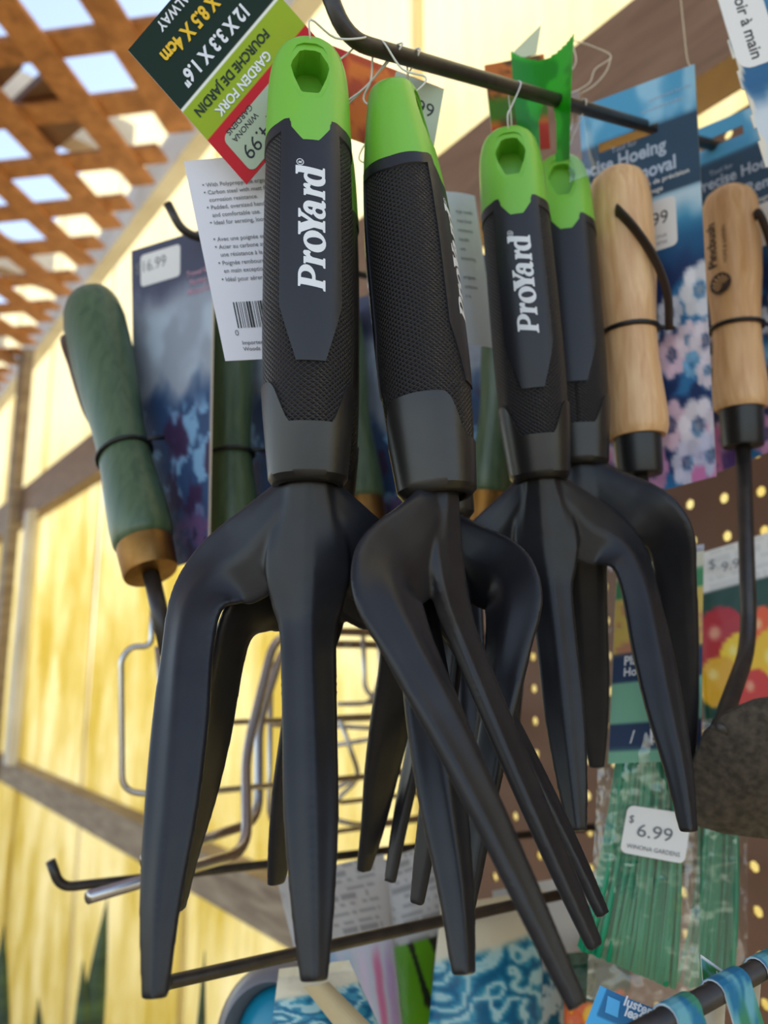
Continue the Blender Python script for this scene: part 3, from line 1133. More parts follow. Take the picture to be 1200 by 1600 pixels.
for key, k in (('a', 6), ('b', 16), ('c', None), ('d', None), ('e', 24), ('f', 34)):
    loop_for(key, k)

# ------------------------------------------------------------------ hang tags
# 1: green and dark green tag, hanging upside down behind the nearest fork
cd = Card(P(538, 108, 268), P(385, 288, 262), P(200, 78, 262), P(353, -102, 268))


def paint(u, v):
    c = fill(u, (14, 40, 22))
    c = mixc(c, (150, 172, 28), 1 - sm(.527, .530, v))
    c = mixc(c, (232, 232, 222), sm(.527, .531, v) * (1 - sm(.545, .549, v)))
    c = mixc(c, (196, 28, 34), 1 - sm(.318, .325, v))
    return c


t = thing('hang_tag', 'green and dark green tag, upside down, behind the nearest fork handle', 'tag', cd.q[0], 'hang tags of the forks')
cp = card_part('tag_card', cd, paint, M['paper'], t, 20, 120, .4, back=(226, 226, 226))
sk = sticker('price_sticker', cd, .475, .14, cd.W * .9, 18.5, label_green, t, 3)
texts('lettering', cd, [('WINONA', .88, .22, 2.4, 0, 1, .012, 'RIGHT'), ('GARDENS', .88, .272, 2.4, 0, 1, .012, 'RIGHT'), ('$4.99', .885, .145, 6.2, 0, 1, .0, 'RIGHT')], M['ink'], sk)
texts('lettering', cd, [('GARDEN FORK', .84, .397, 4.0, 0, .86, .025, 'RIGHT')], M['white_print'], cp)
texts('lettering', cd, [('FOURCHE DE JARDIN', .945, .485, 4.0, 0, .84, .025, 'RIGHT')], pm('dark_green_ink', (12, 40, 20), .5), cp)
texts('lettering', cd, [('12 X 3.3 X 1.6"', .875, .675, 6.0, 0, .78, .035, 'RIGHT'), ('GALWAY', .76, .97, 4.4, 0, .84, .02, 'RIGHT')], M['white_print'], cp)
texts('lettering', cd, [('31 X 8.5 X 4cm', .87, .842, 6.2, 0, .74, .035, 'RIGHT')], M['yellowink'], cp)

# 2: white back of a tag with small print and barcode
cd = Card(P(287, 252, 275), P(452, 236, 271), P(512, 556, 271), P(352, 564, 273))
t = thing('hang_tag', 'white back of a fork tag with small print and a barcode', 'tag', cd.q[0], 'hang tags of the forks')
cp = card_part('tag_card', cd, (226, 225, 232), M['paper'], t, 4, 8, .4)
rows = []
for i, (tx, y, ind) in enumerate([('With Polypropylene ergo handle', 297, 1), ('Carbon steel with matt finish', 309, 1), ('corrosion resistance.', 321, 0), ('Padded, oversized handle', 333, 1), ('and comfortable use.', 345, 0), ('Ideal for aerating, loosening', 357, 1),
                                  ('Avec une poignée en', 383, 1), ('Acier au carbone avec', 395, 1), ('une résistance à la', 407, 0), ('Poignée rembourrée', 420, 1), ('en main exceptionnelle', 432, 0), ('Idéal pour aérer', 445, 1)]):
    v = (y - 252) / 310
    rows.append((tx, .165, v, 1.75, 0, .85, .004))
    if ind: rows.append(('\u2022', .125, v, 2.0))
rows += [('0', .15, (526 - 252) / 310, 2.2), ('Imported by', .2, (540 - 252) / 310, 1.5, 0, 1, .012), ('Woods', .2, (549 - 252) / 310, 1.5, 0, 1, .012)]
texts('lettering', cd, rows, M['greyink'], cp)
mb = MB(); x = .19; rr = random.Random(5)
while x < .62:
    wd = rr.choice((.006, .006, .012, .018))
    p = [cd.at(a, b, .25) for a, b in ((x, .725), (x + wd, .725), (x + wd, .85), (x, .85))]
    mb.add(p, [[0, 1, 2, 3]]); x += wd + rr.choice((.007, .012, .016))
mb.build('barcode', M['ink'], cp, smooth=False)

# 3: orange tag with grey price sticker behind the sideways fork
cd = Card(P(516, 70, 287), P(694, 139, 287), P(672, 262, 287), P(494, 196, 287))


def paint(u, v):
    c = fill(u, (186, 78, 40))
    c = mixc(c, (222, 120, 44), sm(.45, .6, fnoise(u * 6, v * 6, 1)))
    c = mixc(c, (176, 44, 36), 1 - sm(.12, .2, u))
    return c


t = thing('hang_tag', 'orange tag with grey price sticker ending in 99, behind the sideways fork', 'tag', cd.q[0], 'hang tags of the forks')
cp = card_part('tag_card', cd, paint, M['paper'], t, 24, 16, .4)
sk = sticker('price_sticker', cd, .79, .42, cd.W * .42, cd.H * .82, label_green, t, 1)
texts('lettering', cd, [('$12.99', .955, .41, 6.2, 0, .9, .0, 'RIGHT')], M['ink'], sk)

# 4: orange tag behind the third fork
cd = Card(P(757, 102, 352), P(850, 84, 366), P(860, 232, 366), P(772, 238, 352))
t = thing('hang_tag', 'narrow orange and red tag hanging above the third fork', 'tag', cd.q[0], 'hang tags of the forks')


def paint(u, v):
    c = fill(u, (196, 108, 40))
    c = mixc(c, (90, 60, 30), sm(.5, .62, fnoise(u * 5 + 3, v * 7, 2)))
    c = mixc(c, (60, 120, 30), sm(.35, .45, v) * (1 - sm(.6, .7, v)))
    c = mixc(c, (190, 50, 34), sm(.7, .76, v))
    return c


card_part('tag_card', cd, paint, M['paper'], t, 16, 24, .4)

# 5: bright green tag through whose slot the hook runs
cd = Card(P(798, 80, 338), P(897, 52, 328), P(890, 248, 326), P(812, 240, 344), bow=-6, twist=3)
t = thing('hang_tag', 'glossy bright green curled tag threaded on the top hook above the farthest fork', 'tag', cd.q[0], 'hang tags of the forks')


def paint(u, v):
    c = fill(u, (22, 126, 12))
    c = mixc(c, (44, 160, 26), sm(.45, .62, fnoise(u * 3, v * 4, 3)))
    return c


card_part('tag_card', cd, paint, M['gloss_print'], t, 40, 60, .4, hole=lambda u, v: ((u - .56) / .17) ** 2 + ((v - .80) / .30) ** 2 < 1 or v < .10 * math.sin(math.pi * u), back=(196, 206, 186))
fl = Card(P(799, 84, 340), P(846, 38, 342), P(838, 84, 340), P(812, 92, 339))
card_part('curled_corner', fl, (196, 204, 172), M['paper'], t, 4, 4, .4)['label'] = 'pale curled back corner'
ff = Card(P(884, 148, 345), P(908, 150, 352), P(944, 270, 352), P(890, 285, 345), bow=4)
v_, f_ = [], []
us, vv = np.meshgrid(np.linspace(0, 1, 9), np.linspace(0, 1, 13))
mesh_obj('clear_sleeve', ff.at(us, vv).reshape(-1, 3), [[i * 9 + j, (i + 1) * 9 + j, (i + 1) * 9 + j + 1, i * 9 + j + 1] for i in range(12) for j in range(8)], M['film'], t)

# 6: white back of the tag of the fork hidden behind the sideways one
cd = Card(P(668, 300, 350), P(742, 306, 358), P(776, 545, 362), P(690, 535, 356), bow=2)
t = thing('hang_tag', 'white back of a tag showing between the sideways fork and the third fork', 'tag', cd.q[0], 'hang tags of the forks')
cp = card_part('tag_card', cd, (214, 218, 226), M['paper'], t, 10, 8, .4)
texts('lettering', cd, [(tx, .5, .14 + .062 * i, 1.7, 0, .85, .004) for i, tx in enumerate(['ergo handle', 'matt finish', 'resistance.', 'handle', 'use.', 'loosening', '', 'poignée', 'carbone', 'à la'])], M['greyink'], cp)
# ------------------------------------------------------------------ carded hand tools
NC = nrm(V(-.66, -.75, 0))               # facing of the cards that hang across the hooks


def carded(name, label, cat, corners, p0, n, paint, group, bow=0, nx=40, ny=90, hole=None, shape=None):
    q = [on_plane(x, y, p0, n) for x, y in corners]
    cd = Card(*q, bow=bow)
    t = thing(name, label, cat, cd.q[0], group)
    cp = card_part('backing_card', cd, paint, M['paper'], t, nx, ny, .6, hole=hole, back=(200, 196, 188), shape=shape)
    return t, cd, cp


def handle(t, top, bot, r, mat, cd, ferr, shaft_to, fmat, prof=None, hole_px=None, name='handle'):
    """turned wooden handle in front of its card with ferrule and shaft"""
    f = lambda px: on_plane(*px, cd.q[0] + cd.n * (r + 2), cd.n)
    a, b = f(top), f(bot)
    pr = prof or [(0, .05), (.004, .28), (.015, .52), (.04, .78), (.08, .94), (.14, 1), (.28, 1.0), (.42, .95), (.55, .85), (.63, .81), (.72, .81), (.82, .86), (.92, .93), (.965, .93), (.99, .88), (1, .82)]
    v, fc = lathe(a, b, [(x, y * r) for x, y in pr], 32, .85, cd.n)
    h = mesh_obj(name, v, fc, mat, t, autosharp=50)
    ax = nrm(b - a)
    L = ferr[0]
    v, fc = lathe(b - ax * 1, b + ax * L, [(0, ferr[1]), (.05, ferr[1]), (.06, ferr[1] + .3), (.9, ferr[1] * .97), (.97, ferr[1] * .93), (1, ferr[1] * .6)], 28, .9, cd.n)
    mesh_obj('ferrule', v, fc, fmat, t, autosharp=40)
    return a, b, ax


def tie(t, a, b, frac, r, cd, name='tie_band'):
    ax = nrm(b - a); c = a + (b - a) * frac
    e1 = nrm(np.cross(cd.n, ax)); e2 = cd.n
    pts = []
    for k in range(0, 25):
        w_ = 2 * math.pi * k / 24
        pts.append(c + e1 * (r + .6) * math.cos(w_) + e2 * (r * .85 + .6) * math.sin(w_))
    v, f = tube(pts, 1.25, 6, False)
    v2, f2 = tube([c + e1 * (r + .5) - e2 * 4, c + e1 * (r + 5) - e2 * (r * .85 - 1)], 1.2, 6)
    MB().add(v, f).add(v2, f2).build(name, M['blackp'], t)


def strap(t, pts, mat, wd=3.4, th=1.0):
    v, f = tube(smooth_path(pts, 6), 1.0, 8, True, flat=(th, wd), up=NC)
    mesh_obj('leather_strap', v, f, mat, t)


def hole_plug(t, p, n, r):  # solid black plug, the dark inside of the hole is only its colour
    v, f = lathe(p + n * .35, p - n * 4, [(0, r), (1, r)], 16, 1, V(0, 0, 1))
    mesh_obj('strap_hole_plug', v, f, M['blackp'], t)


# --- right: blue flowered cards -------------------------------------------------
def petals(c, u, v, cu, cv, r, col, n, ph):
    """soft rounded blossom: overlapping round petals about a dim centre"""
    for k in range(n):
        a = ph + 2 * math.pi * k / n
        d = np.hypot((u - cu) * .42 - .6 * r * math.cos(a), v - cv - .6 * r * math.sin(a))
        c = mixc(c, np.array(col) * (.88 + .12 * ((k * 37) % 5) / 4), 1 - sm(.24 * r, .42 * r, d))
    return mixc(c, np.array(col) * .72, (1 - sm(.1 * r, .3 * r, np.hypot((u - cu) * .42, v - cv))) * .7)


def paint_blue(u, v):
    c = fill(u, (84, 160, 200))
    nz = fnoise(u * 5, v * 8, 0)
    c = mixc(c, (150, 200, 226), sm(.45, .7, nz) * (1 - sm(.1, .14, v)))
    c = mixc(c, (52, 78, 100), sm(.115, .12, v))
    c = mixc(c, (70, 150, 190), sm(.305, .31, v))
    c = mixc(c, (196, 220, 232), sm(.305, .31, v) * (1 - sm(.33, .42, v + .1 * (nz - .5))))
    c = mixc(c, (36, 92, 136), sm(.36, .44, v))
    c = mixc(c, (26, 48, 92), sm(.44, .53, v + .12 * (fnoise(u * 4, v * 6, 2) - .5)))
    c = mixc(c, (44, 110, 160), sm(.5, .62, fnoise(u * 6, v * 12, 3)) * sm(.5, .55, v))
    for cu, cv, r_, col in ((.95, .565, .075, (238, 238, 242)), (.70, .60, .05, (214, 218, 230)), (.28, .58, .06, (222, 224, 232)), (.5, .64, .05, (206, 214, 230)),
                            (.70, .70, .06, (226, 196, 214)), (.84, .675, .05, (232, 214, 224)), (.97, .69, .06, (234, 222, 230)), (.86, .735, .035, (120, 176, 214)), (.3, .72, .06, (224, 190, 210)), (.5, .74, .04, (120, 170, 210)), (.98, .76, .045, (228, 216, 226)),
                            (.66, .86, .065, (228, 196, 214)), (.88, .88, .075, (234, 226, 234)), (.3, .86, .07, (230, 200, 218)), (.78, .955, .06, (214, 208, 226)), (.97, .95, .06, (206, 204, 226)), (.5, .95, .06, (212, 150, 190)), (.12, .92, .06, (226, 206, 220)), (.1, .66, .06, (220, 214, 226))):
        c = petals(c, u, v, cu, cv, r_, col, 7, cu * 9)
    c = mixc(c, (206, 120, 170), sm(.84, .9, v) * sm(.48, .62, fnoise(u * 8, v * 14, 4)))
    c = mixc(c, (90, 60, 130), sm(.93, .97, v) * sm(.5, .6, fnoise(u * 8, v * 10, 1)))
    return c


def euro(u0, u1, v0, h):
    """slanted hang slot"""
    return lambda u, v: u0 < u < u1 and abs(v - v0) < h


def euro2(u0, u1, v0, h):
    return lambda u, v: (u0 < u < u1 and abs(v - v0) < h) or math.hypot((u - (u0 + u1) / 2) * .42, v - v0) < .016


_k = 208
_q = Card(*[on_plane(x, y, RZ(_k), NC) for x, y in [(905, 168), (1085, 100), (1119, 744), (936, 792)]])
_d = RZ(_k) - _q.q[0]
_su, _sv = float(_d @ nrm(_q.q[1] - _q.q[0])) / _q.W, float(_d @ nrm(_q.q[3] - _q.q[0])) / _q.H
t1, c1, p1 = carded('carded_hoe', 'beech-handled hoe with dark strap on a blue flowered card', 'hand tool',
                    [(905, 168), (1085, 100), (1119, 744), (936, 792)], RZ(_k), NC, paint_blue, 'hand tools on printed cards', nx=44, ny=120, hole=euro2(_su - .46, _su + .05, _sv, .012))
a, b, ax = handle(t1, (963, 264), (996, 684), 16.4, M['beech'], c1, (19, 11), None, M['blackp'])
v, f = tube([b + ax * 18, b + ax * 60], 3.6, 12); mesh_obj('shaft', v, f, M['rod'], t1)
tie(t1, a, b, .625, 13.4, c1)
hp0 = a + (b - a) * .225
e1 = nrm(np.cross(c1.n, ax)); e1 = e1 if e1[0] > 0 else -e1
hp = hp0 + c1.n * 13.2 + e1 * 3.6
hole_plug(t1, hp - ax * .5, c1.n, 2.8)
e1 = nrm(np.cross(c1.n, ax)); e1 = e1 if e1[0] > 0 else -e1
strap(t1, [hp - c1.n * 3, hp + c1.n * 2 + e1 * 2 + ax * 1, hp + e1 * 9 + ax * 13 - c1.n * 1, hp + e1 * 14.5 + ax * 28 - c1.n * 8, hp + e1 * 16.5 + ax * 44 - c1.n * 14, hp + e1 * 14 + ax * 60 - c1.n * 19], M['darkleather'])
texts('lettering', c1, [('guaranteed for life', .96, .055, 2.0, 0, 1, 0, 'RIGHT'), ('no questions asked', .9, .08, 2.0, 0, 1, 0, 'RIGHT')], M['palegrey'], p1)
texts('lettering', c1, [('Tool for', .5, .155, 3.2, 0, .9, 0, 'RIGHT'), ('Precise Hoeing', .74, .196, 7.8, 0, .8, .03, 'RIGHT'), ('& Weed Removal', .82, .249, 7.8, 0, .8, .03, 'RIGHT')], M['palegrey'], p1)
texts('lettering', c1, [('Binage de précision', .92, .272, 2.8, 0, .95, .01, 'RIGHT'), ('et désherbage', .7, .294, 2.8, 0, .95, .01, 'RIGHT')], label_white, p1)
u0, v0 = c1.px(1027, 362)
sk = sticker('price_sticker', c1, u0, v0, 23, 28, label_white, p1, 3)
texts('lettering', c1, [('$22.99', u0 + .12, v0 + .0, 7.4, 0, .85, 0, 'RIGHT')], M['ink'], sk)
texts('lettering', c1, [('WINONA', u0 + .1, v0 + .034, 2.0, 0, 1, 0, 'RIGHT'), ('GARDENS', u0 + .1, v0 + .05, 2.0, 0, 1, 0, 'RIGHT')], M['greyink'], sk)

t2, c2, p2 = carded('carded_hoe', 'second beech-handled hoe with black round emblem and long bent black shaft', 'hand tool',
                    [(1066, 212), (1262, 130), (1296, 668), (1112, 742)], P(1140, 300, 425), NC, paint_blue, 'hand tools on printed cards', hole=euro2(.12, .5, .06, .014), nx=44, ny=110)
a, b, ax = handle(t2, (1138, 292), (1158, 640), 15.6, M['beech'], c2, (21, 11), None, M['blackp'])
tie(t2, a, b, .645, 13.4, c2)
bb = b + ax * 20
s1 = P(1171, 1010, bb[1] - 4)
s2 = P(1128, 1128, s1[1] - 50)
v, f = tube(fillet([bb, s1, s2, s2 + nrm(s2 - s1) * 8], 22, 7), 3.9, 12); mesh_obj('shaft', v, f, M['rod'], t2)
bl_n = nrm(V(-.25, -.80, -.50))
pts = [(1079, 1240), (1084, 1190), (1100, 1148), (1132, 1116), (1180, 1096), (1250, 1086), (1300, 1130), (1310, 1230), (1270, 1300), (1200, 1311), (1130, 1303), (1084, 1289)]
ring = [on_plane(x, y, s2 + V(0, -2, -10), bl_n) for x, y in pts]
n = len(ring); c_ = sum(ring) / n
mids = [(p * .62 + c_ * .38) + bl_n * 3 for p in ring]
vv = ring + mids + [c_ + bl_n * 4.5] + [p - bl_n * 2.2 for p in ring] + [p - bl_n * 2.2 for p in mids] + [c_ + bl_n * 2.3]
fs = []
for o_, flip in ((0, 0), (2 * n + 1, 1)):
    for k in range(n):
        k2 = (k + 1) % n
        for q in ([o_ + k, o_ + k2, o_ + n + k2, o_ + n + k], [o_ + n + k, o_ + n + k2, o_ + 2 * n]): fs.append(q[::-1] if flip else q)
fs += [[k, 2 * n + 1 + k, 2 * n + 1 + (k + 1) % n, (k + 1) % n] for k in range(n)]
mesh_obj('blade', vv, fs, M['hoesteel'], t2, autosharp=50)
hp = a + (b - a) * .2 + c2.n * 4
e1 = nrm(np.cross(c2.n, ax)); e1 = e1 if e1[0] > 0 else -e1
strap(t2, [hp + e1 * 13, hp + e1 * 17 + c2.n * 3, hp + e1 * 20 + ax * 14 - c2.n * 2, hp + e1 * 22 + ax * 40 - c2.n * 8, hp + e1 * 19 + ax * 62 - c2.n * 10], M['darkleather'], 2.6)


def on_handle(a, b, r, cd, rows, mat, t, name='lettering'):
    """print running up a turned handle: (text, along_mm from top, across_mm, cap height)"""
    ax = nrm(b - a); e = nrm(np.cross(ax, cd.n)); e = -e if e[0] < 0 else e
    mb = MB()
    for body, al, ac, h, bold in rows:
        g_, f_ = text_geo(body, bold)
        X = ac - g_[:, 1] * h / .7          # letters' up is to the left
        D = al - g_[:, 0] * h / .7
        tt = np.clip(X / r, -.98, .98)
        p = a + np.outer(D, ax) + np.outer(X, e) + np.outer(np.sqrt(1 - tt ** 2) * r * .85 + .35, cd.n)
        mb.add(p, f_)
    return mb.build(name, mat, t, smooth=False)


hd = [c for c in t2.children if c.name.startswith('handle')][0]
on_handle(a, b, 15.6, c2, [('Pincbush', 52, -4.5, 5.2, .022), ('HOME & GARDEN', 51, 1.2, 1.9, 0)], M['brownink'], hd)
# round emblem: dark disc with a shell-like fan left in bare wood
mb = MB(); axx = ax; ee = nrm(np.cross(axx, c2.n)); ee = -ee if ee[0] < 0 else ee
disc = [(6.0 * math.cos(2 * math.pi * k / 32), 6.0 * math.sin(2 * math.pi * k / 32)) for k in range(32)]
gv, gf = tess(disc, []); gv, gf = subdiv_tris(gv, gf, 2.0)
q = np.array(gv); X = q[:, 0] - 3.2; D = 62 + 0 - q[:, 1]
p = a + np.outer(D, axx) + np.outer(X, ee) + np.outer(np.sqrt(1 - np.clip(X / 15.2, -.98, .98) ** 2) * 15.4 * .85 + .45, c2.n)
em = mesh_obj('emblem', p, gf, M['brownink'], hd, smooth=False)
mb = MB()
for k in range(9):
    an = math.radians(135 + (k - 4) * 21); o_ = np.array([1.9, -1.5]); dv = np.array([math.cos(an), math.sin(an)])
    bq = float(o_ @ dv); rm = -bq + math.sqrt(bq * bq - float(o_ @ o_) + 5.2 ** 2)
    pe = []
    for r_, da in ((.12, -3), (.7, -5), (.86, -4.2), (.92, 0), (.86, 4.2), (.7, 5), (.12, 3)):
        pe.append((o_[0] + r_ * rm * math.cos(an + math.radians(da)), o_[1] + r_ * rm * math.sin(an + math.radians(da))))
    q = np.array(pe); X = q[:, 0] - 3.2; D = 62 - q[:, 1]
    mb.add(a + np.outer(D, axx) + np.outer(X, ee) + np.outer(np.sqrt(1 - np.clip(X / 15.2, -.98, .98) ** 2) * 15.4 * .85 + .75, c2.n), [list(range(len(q)))])
mb.build('emblem_fan', M['palewood'], hd, smooth=False)
texts('lettering', c2, [('Tool for', .2, .16, 3.0, 0, .9), ('Precise Hoeing', .80, .2, 7.0, 0, .8, .02, 'RIGHT'), ('& Weed Removal', .9, .26, 7.0, 0, .8, .02, 'RIGHT')], M['palegrey'], p2)
texts('lettering', c2, [('Binage de précision', .96, .295, 2.8, 0, .95, .01, 'RIGHT')], label_white, p2)
u0, v0 = c2.px(1200, 358)
sk = sticker('price_sticker', c2, u0, v0, 24, 26, label_white, p2, 3)
texts('lettering', c2, [('$22.99', u0 - .18, v0 - .0, 7.0, 0, .85)], M['ink'], sk)


def paint_top(u, v):
    c = fill(u, (72, 140, 178))
    c = mixc(c, (44, 96, 140), sm(.3, .7, v) * (1 - sm(.6, .68, u)))
    c = mixc(c, (206, 214, 220), sm(.66, .74, v + .1 * (fnoise(u * 5, v * 5, 1) - .5)))
    return mixc(c, (226, 216, 196), 1 - sm(.02, .045, u + .02 * np.sin(v * 60)))


q = [P(1049, -230, 322), P(1240, -290, 322), P(1420, 270, 322), P(1222, 345, 322)]
cd3 = Card(*q)
t3 = thing('product_card', 'blue and white product card with rounded label, tilted, at the top right', 'card', q[0])
cp = card_part('backing_card', cd3, paint_top, M['paper'], t3, 50, 60, .6, shape=lambda u, v: u > .012 + .012 * math.sin(v * 47) * math.sin(v * 19 + 1))
u0, v0 = cd3.px(1146, -18)
sk = sticker('label', cd3, u0 + .03, v0, 21, 84, label_white, cp, 7)
u0, v0 = cd3.px(1176, 95)
texts('lettering', cd3, [('sarcloir à main', u0, v0, 6.0, -90, .95, .015, 'RIGHT')], M['ink'], sk)


# --- left: green handled tools ---------------------------------------------------
def paint_left(k):
    def f(u, v):
        c = fill(u, (70, 74, 96))
        nz = fnoise(u * 5 + k, v * 7 + k, k)
        c = mixc(c, (150, 158, 172), sm(.13, .22, v + .08 * (nz - .5)))
        c = mixc(c, (176, 190, 204), sm(.45, .7, fnoise(u * 3, v * 6, k + 1)) * sm(.2, .26, v) * (1 - sm(.42, .5, v)))
        c = mixc(c, (44, 70, 110), sm(.46, .58, v + .22 * (nz - .5)))
        c = mixc(c, (118, 160, 196), sm(.55, .63, fnoise(u * 7 + k, v * 15, k + 2)) * sm(.5, .58, v) * (1 - sm(.86, .9, v)))
        c = mixc(c, (54, 34, 70), sm(.56, .66, fnoise(u * 6 + 2, v * 11 + k, k + 3)) * sm(.52, .6, v))
        c = mixc(c, (98, 72, 112), sm(.84, .9, v) * sm(.4, .6, fnoise(u * 16, v * 26, k + 1)))
        c = mixc(c, (52, 36, 62), sm(.84, .9, v) * (1 - sm(.35, .5, fnoise(u * 16, v * 26, k + 1))))
        c = mixc(c, (206, 190, 168), sm(.985, .99, u))
        return c
    return f


PG = [(0, .06), (.004, .3), (.015, .6), (.04, .9), (.08, 1.06), (.14, 1.14), (.3, 1.12), (.45, 1.02), (.58, .88), (.66, .85), (.74, .88), (.84, .96), (.93, 1.0), (.975, .98), (.995, .9), (1, .8)]
tg, cg, pg = carded('carded_trowel', 'green-handled trowel with brown leather strap and brass ferrule, leftmost', 'hand tool',
                    [(205, 392), (336, 352), (327, 868), (213, 905)], P(270, 400, 430), NC, paint_left(0), 'hand tools on printed cards', nx=36, ny=100)
a, b, ax = handle(tg, (138, 460), (226, 852), 17.6, M['greenwood'], cg, (17, 15), None, M['brass'], PG)
tie(tg, a, b, .68, 15.6, cg)
v, f = tube([b + ax * 16, b + ax * 60], 4.2, 12); mesh_obj('shaft', v, f, M['rod'], tg)
e1 = nrm(np.cross(cg.n, ax)); e1 = -e1 if e1[0] > 0 else e1
hp = a + (b - a) * .17 + e1 * 10.5 + cg.n * 11.6
hole_plug(tg, hp, nrm(cg.n * .8 + e1 * .6), 2.6)
h0_ = a + (b - a) * .17
strap(tg, [hp - cg.n * 3 - e1 * 2, hp + e1 * 1.5 + cg.n * 2.5 + ax * 2, h0_ + e1 * 18.5 + cg.n * 8 + ax * 14, h0_ + e1 * 22 + cg.n * 4 + ax * 30, h0_ + e1 * 22.5 + cg.n * 1 + ax * 46, h0_ + e1 * 19 - cg.n * 3 + ax * 62, h0_ + e1 * 11 - cg.n * 9 + ax * 76], M['leather'], 3.2)
hg = [c for c in tg.children if c.name.startswith('handle')][0]
on_handle(a, b, 17.4, cg, [('Pinebush', 72, 13.0, 4.0, .01)], M['goldink'], hg)
u0, v0 = cg.px(256, 415)
sk = sticker('price_sticker', cg, u0 - .04, v0, 38, 21, label_white, pg, 3)
texts('lettering', cg, [('$16.99', u0 - .36, v0 + .006, 7.5, 0, 1.05)], M['greyink'], sk)
texts('lettering', cg, [('Trowel for', .96, .145, 3.6, 0, .9, .01, 'RIGHT'), ('Planting &', .97, .175, 3.6, 0, .9, .01, 'RIGHT'), ('Mixing Soil', .97, .205, 3.6, 0, .9, .01, 'RIGHT')], M['pinkink'], pg)
tg2, cg2, pg2 = carded('carded_trowel', 'second green-handled trowel, right beside the leftmost card, under the white tag', 'hand tool',
                       [(330, 425), (470, 385), (470, 842), (330, 880)], P(380, 600, 462), NC, paint_left(2), 'hand tools on printed cards')
a, b, ax = handle(tg2, (345, 452), (362, 842), 17.0, M['greenwood'], cg2, (17, 15), None, M['brass'], PG)
tie(tg2, a, b, .69, 15.2, cg2)
tg3, cg3, pg3 = carded('carded_trowel', 'green-handled trowel on a purple card, seen in the gap between the two nearest forks', 'hand tool',
                       [(545, 470), (690, 425), (690, 810), (548, 852)], P(600, 600, 505), NC, paint_left(4), 'hand tools on printed cards')
a, b, ax = handle(tg3, (520, 470), (566, 785), 16, M['greenwood'], cg3, (17, 14), None, M['brass'], PG)
tg4, cg4, pg4 = carded('carded_trowel', 'blue flowered card with a brass ferrule, behind the collar of the third fork', 'hand tool',
                       [(668, 430), (790, 385), (800, 770), (676, 806)], P(730, 600, 470), NC, paint_left(5), 'hand tools on printed cards')
a, b, ax = handle(tg4, (800, 420), (766, 772), 13, M['greenwood'], cg4, (17, 12), None, M['brass'], PG)
# ------------------------------------------------------------------ goods along the bottom
def pouch(label, corners, paint, cat='pouch', name='printed_pouch', bulge=9, mat=None, group='printed pouches along the bottom', nx=40, ny=60, seal=True):
    """a stuffed flat bag: two bowed sheets meeting at sealed edges"""
    q = [P(*c) for c in corners]
    cd = Card(*q)
    t = thing(name, label, cat, q[3], group)
    us, vs2 = np.meshgrid(np.linspace(0, 1, nx + 1), np.linspace(0, 1, ny + 1))
    k = bulge * (np.sin(np.pi * us) ** .7) * (np.clip((vs2 - .12) / .88, 0, 1) ** .5)
    k = k + 1.0 * (fnoise(us * 7, vs2 * 9, len(label)) - .5)
    col = lin(np.clip(paint(us, vs2), 0, 255)).reshape(-1, 3)
    f = cd.at(us, vs2).reshape(-1, 3) + cd.n * k.reshape(-1, 1)
    b = cd.at(us, vs2).reshape(-1, 3) - cd.n * (k.reshape(-1, 1) * .8 + .5)
    n = len(f); idx = lambda i, j: i * (nx + 1) + j; fs = []
    for i in range(ny):
        for j in range(nx):
            s_ = [idx(i, j), idx(i + 1, j), idx(i + 1, j + 1), idx(i, j + 1)]
            fs += [s_, [x + n for x in s_[::-1]]]
    bd = [idx(0, j) for j in range(nx + 1)] + [idx(i, nx) for i in range(1, ny + 1)] + [idx(ny, j) for j in range(nx - 1, -1, -1)] + [idx(i, 0) for i in range(ny - 1, 0, -1)]
    fs += [[bd[i], bd[i] + n, bd[(i + 1) % len(bd)] + n, bd[(i + 1) % len(bd)]][::-1] for i in range(len(bd))]
    ob = mesh_obj('bag', np.vstack([f, b]), fs, mat or M['gloss_print'], t, colors=np.vstack([col, col * .9]), autosharp=60)
    return t, cd, ob


def lines_white(c, u, v, v0, v1, base, ink, k):
    """small blurred print on a pale header"""
    m = sm(v0 - .01, v0, v) * (1 - sm(v1, v1 + .01, v))
    c = mixc(c, base, m)
    ln = (np.sin(v * 2 * np.pi * 22) > .1) & (vnoise(u * 26, np.floor(v * 22) * 3.7, k) > .4) & (u > .12) & (u < .88)
    return mixc(c, ink, m * ln * .6)


def paint_water(u, v):
    c = fill(u, (214, 216, 226))
    for cu, wd, col in ((.30, .10, (120, 172, 214)), (.44, .07, (160, 200, 226)), (.12, .1, (190, 110, 200)), (.76, .07, (224, 120, 160)), (.9, .08, (206, 170, 220)), (.6, .06, (232, 214, 234))):
        d = np.abs(u - cu + .10 * (v - .6) + .06 * (fnoise(u * 3, v * 6, 2) - .5))
        c = mixc(c, col, (1 - sm(wd * .3, wd, d)) * sm(.42, .6, v + .2 * (fnoise(u * 9, v * 3, 4) - .5)) * .9)
    return lines_white(c, u, v, -.1, .42, (196, 190, 184), (120, 116, 114), 1)


pouch('white pouch with blue and pink watercolour stripes under the low hook', [(432, 1372, 470), (600, 1334, 500), (634, 1640, 470), (505, 1660, 445)], paint_water)


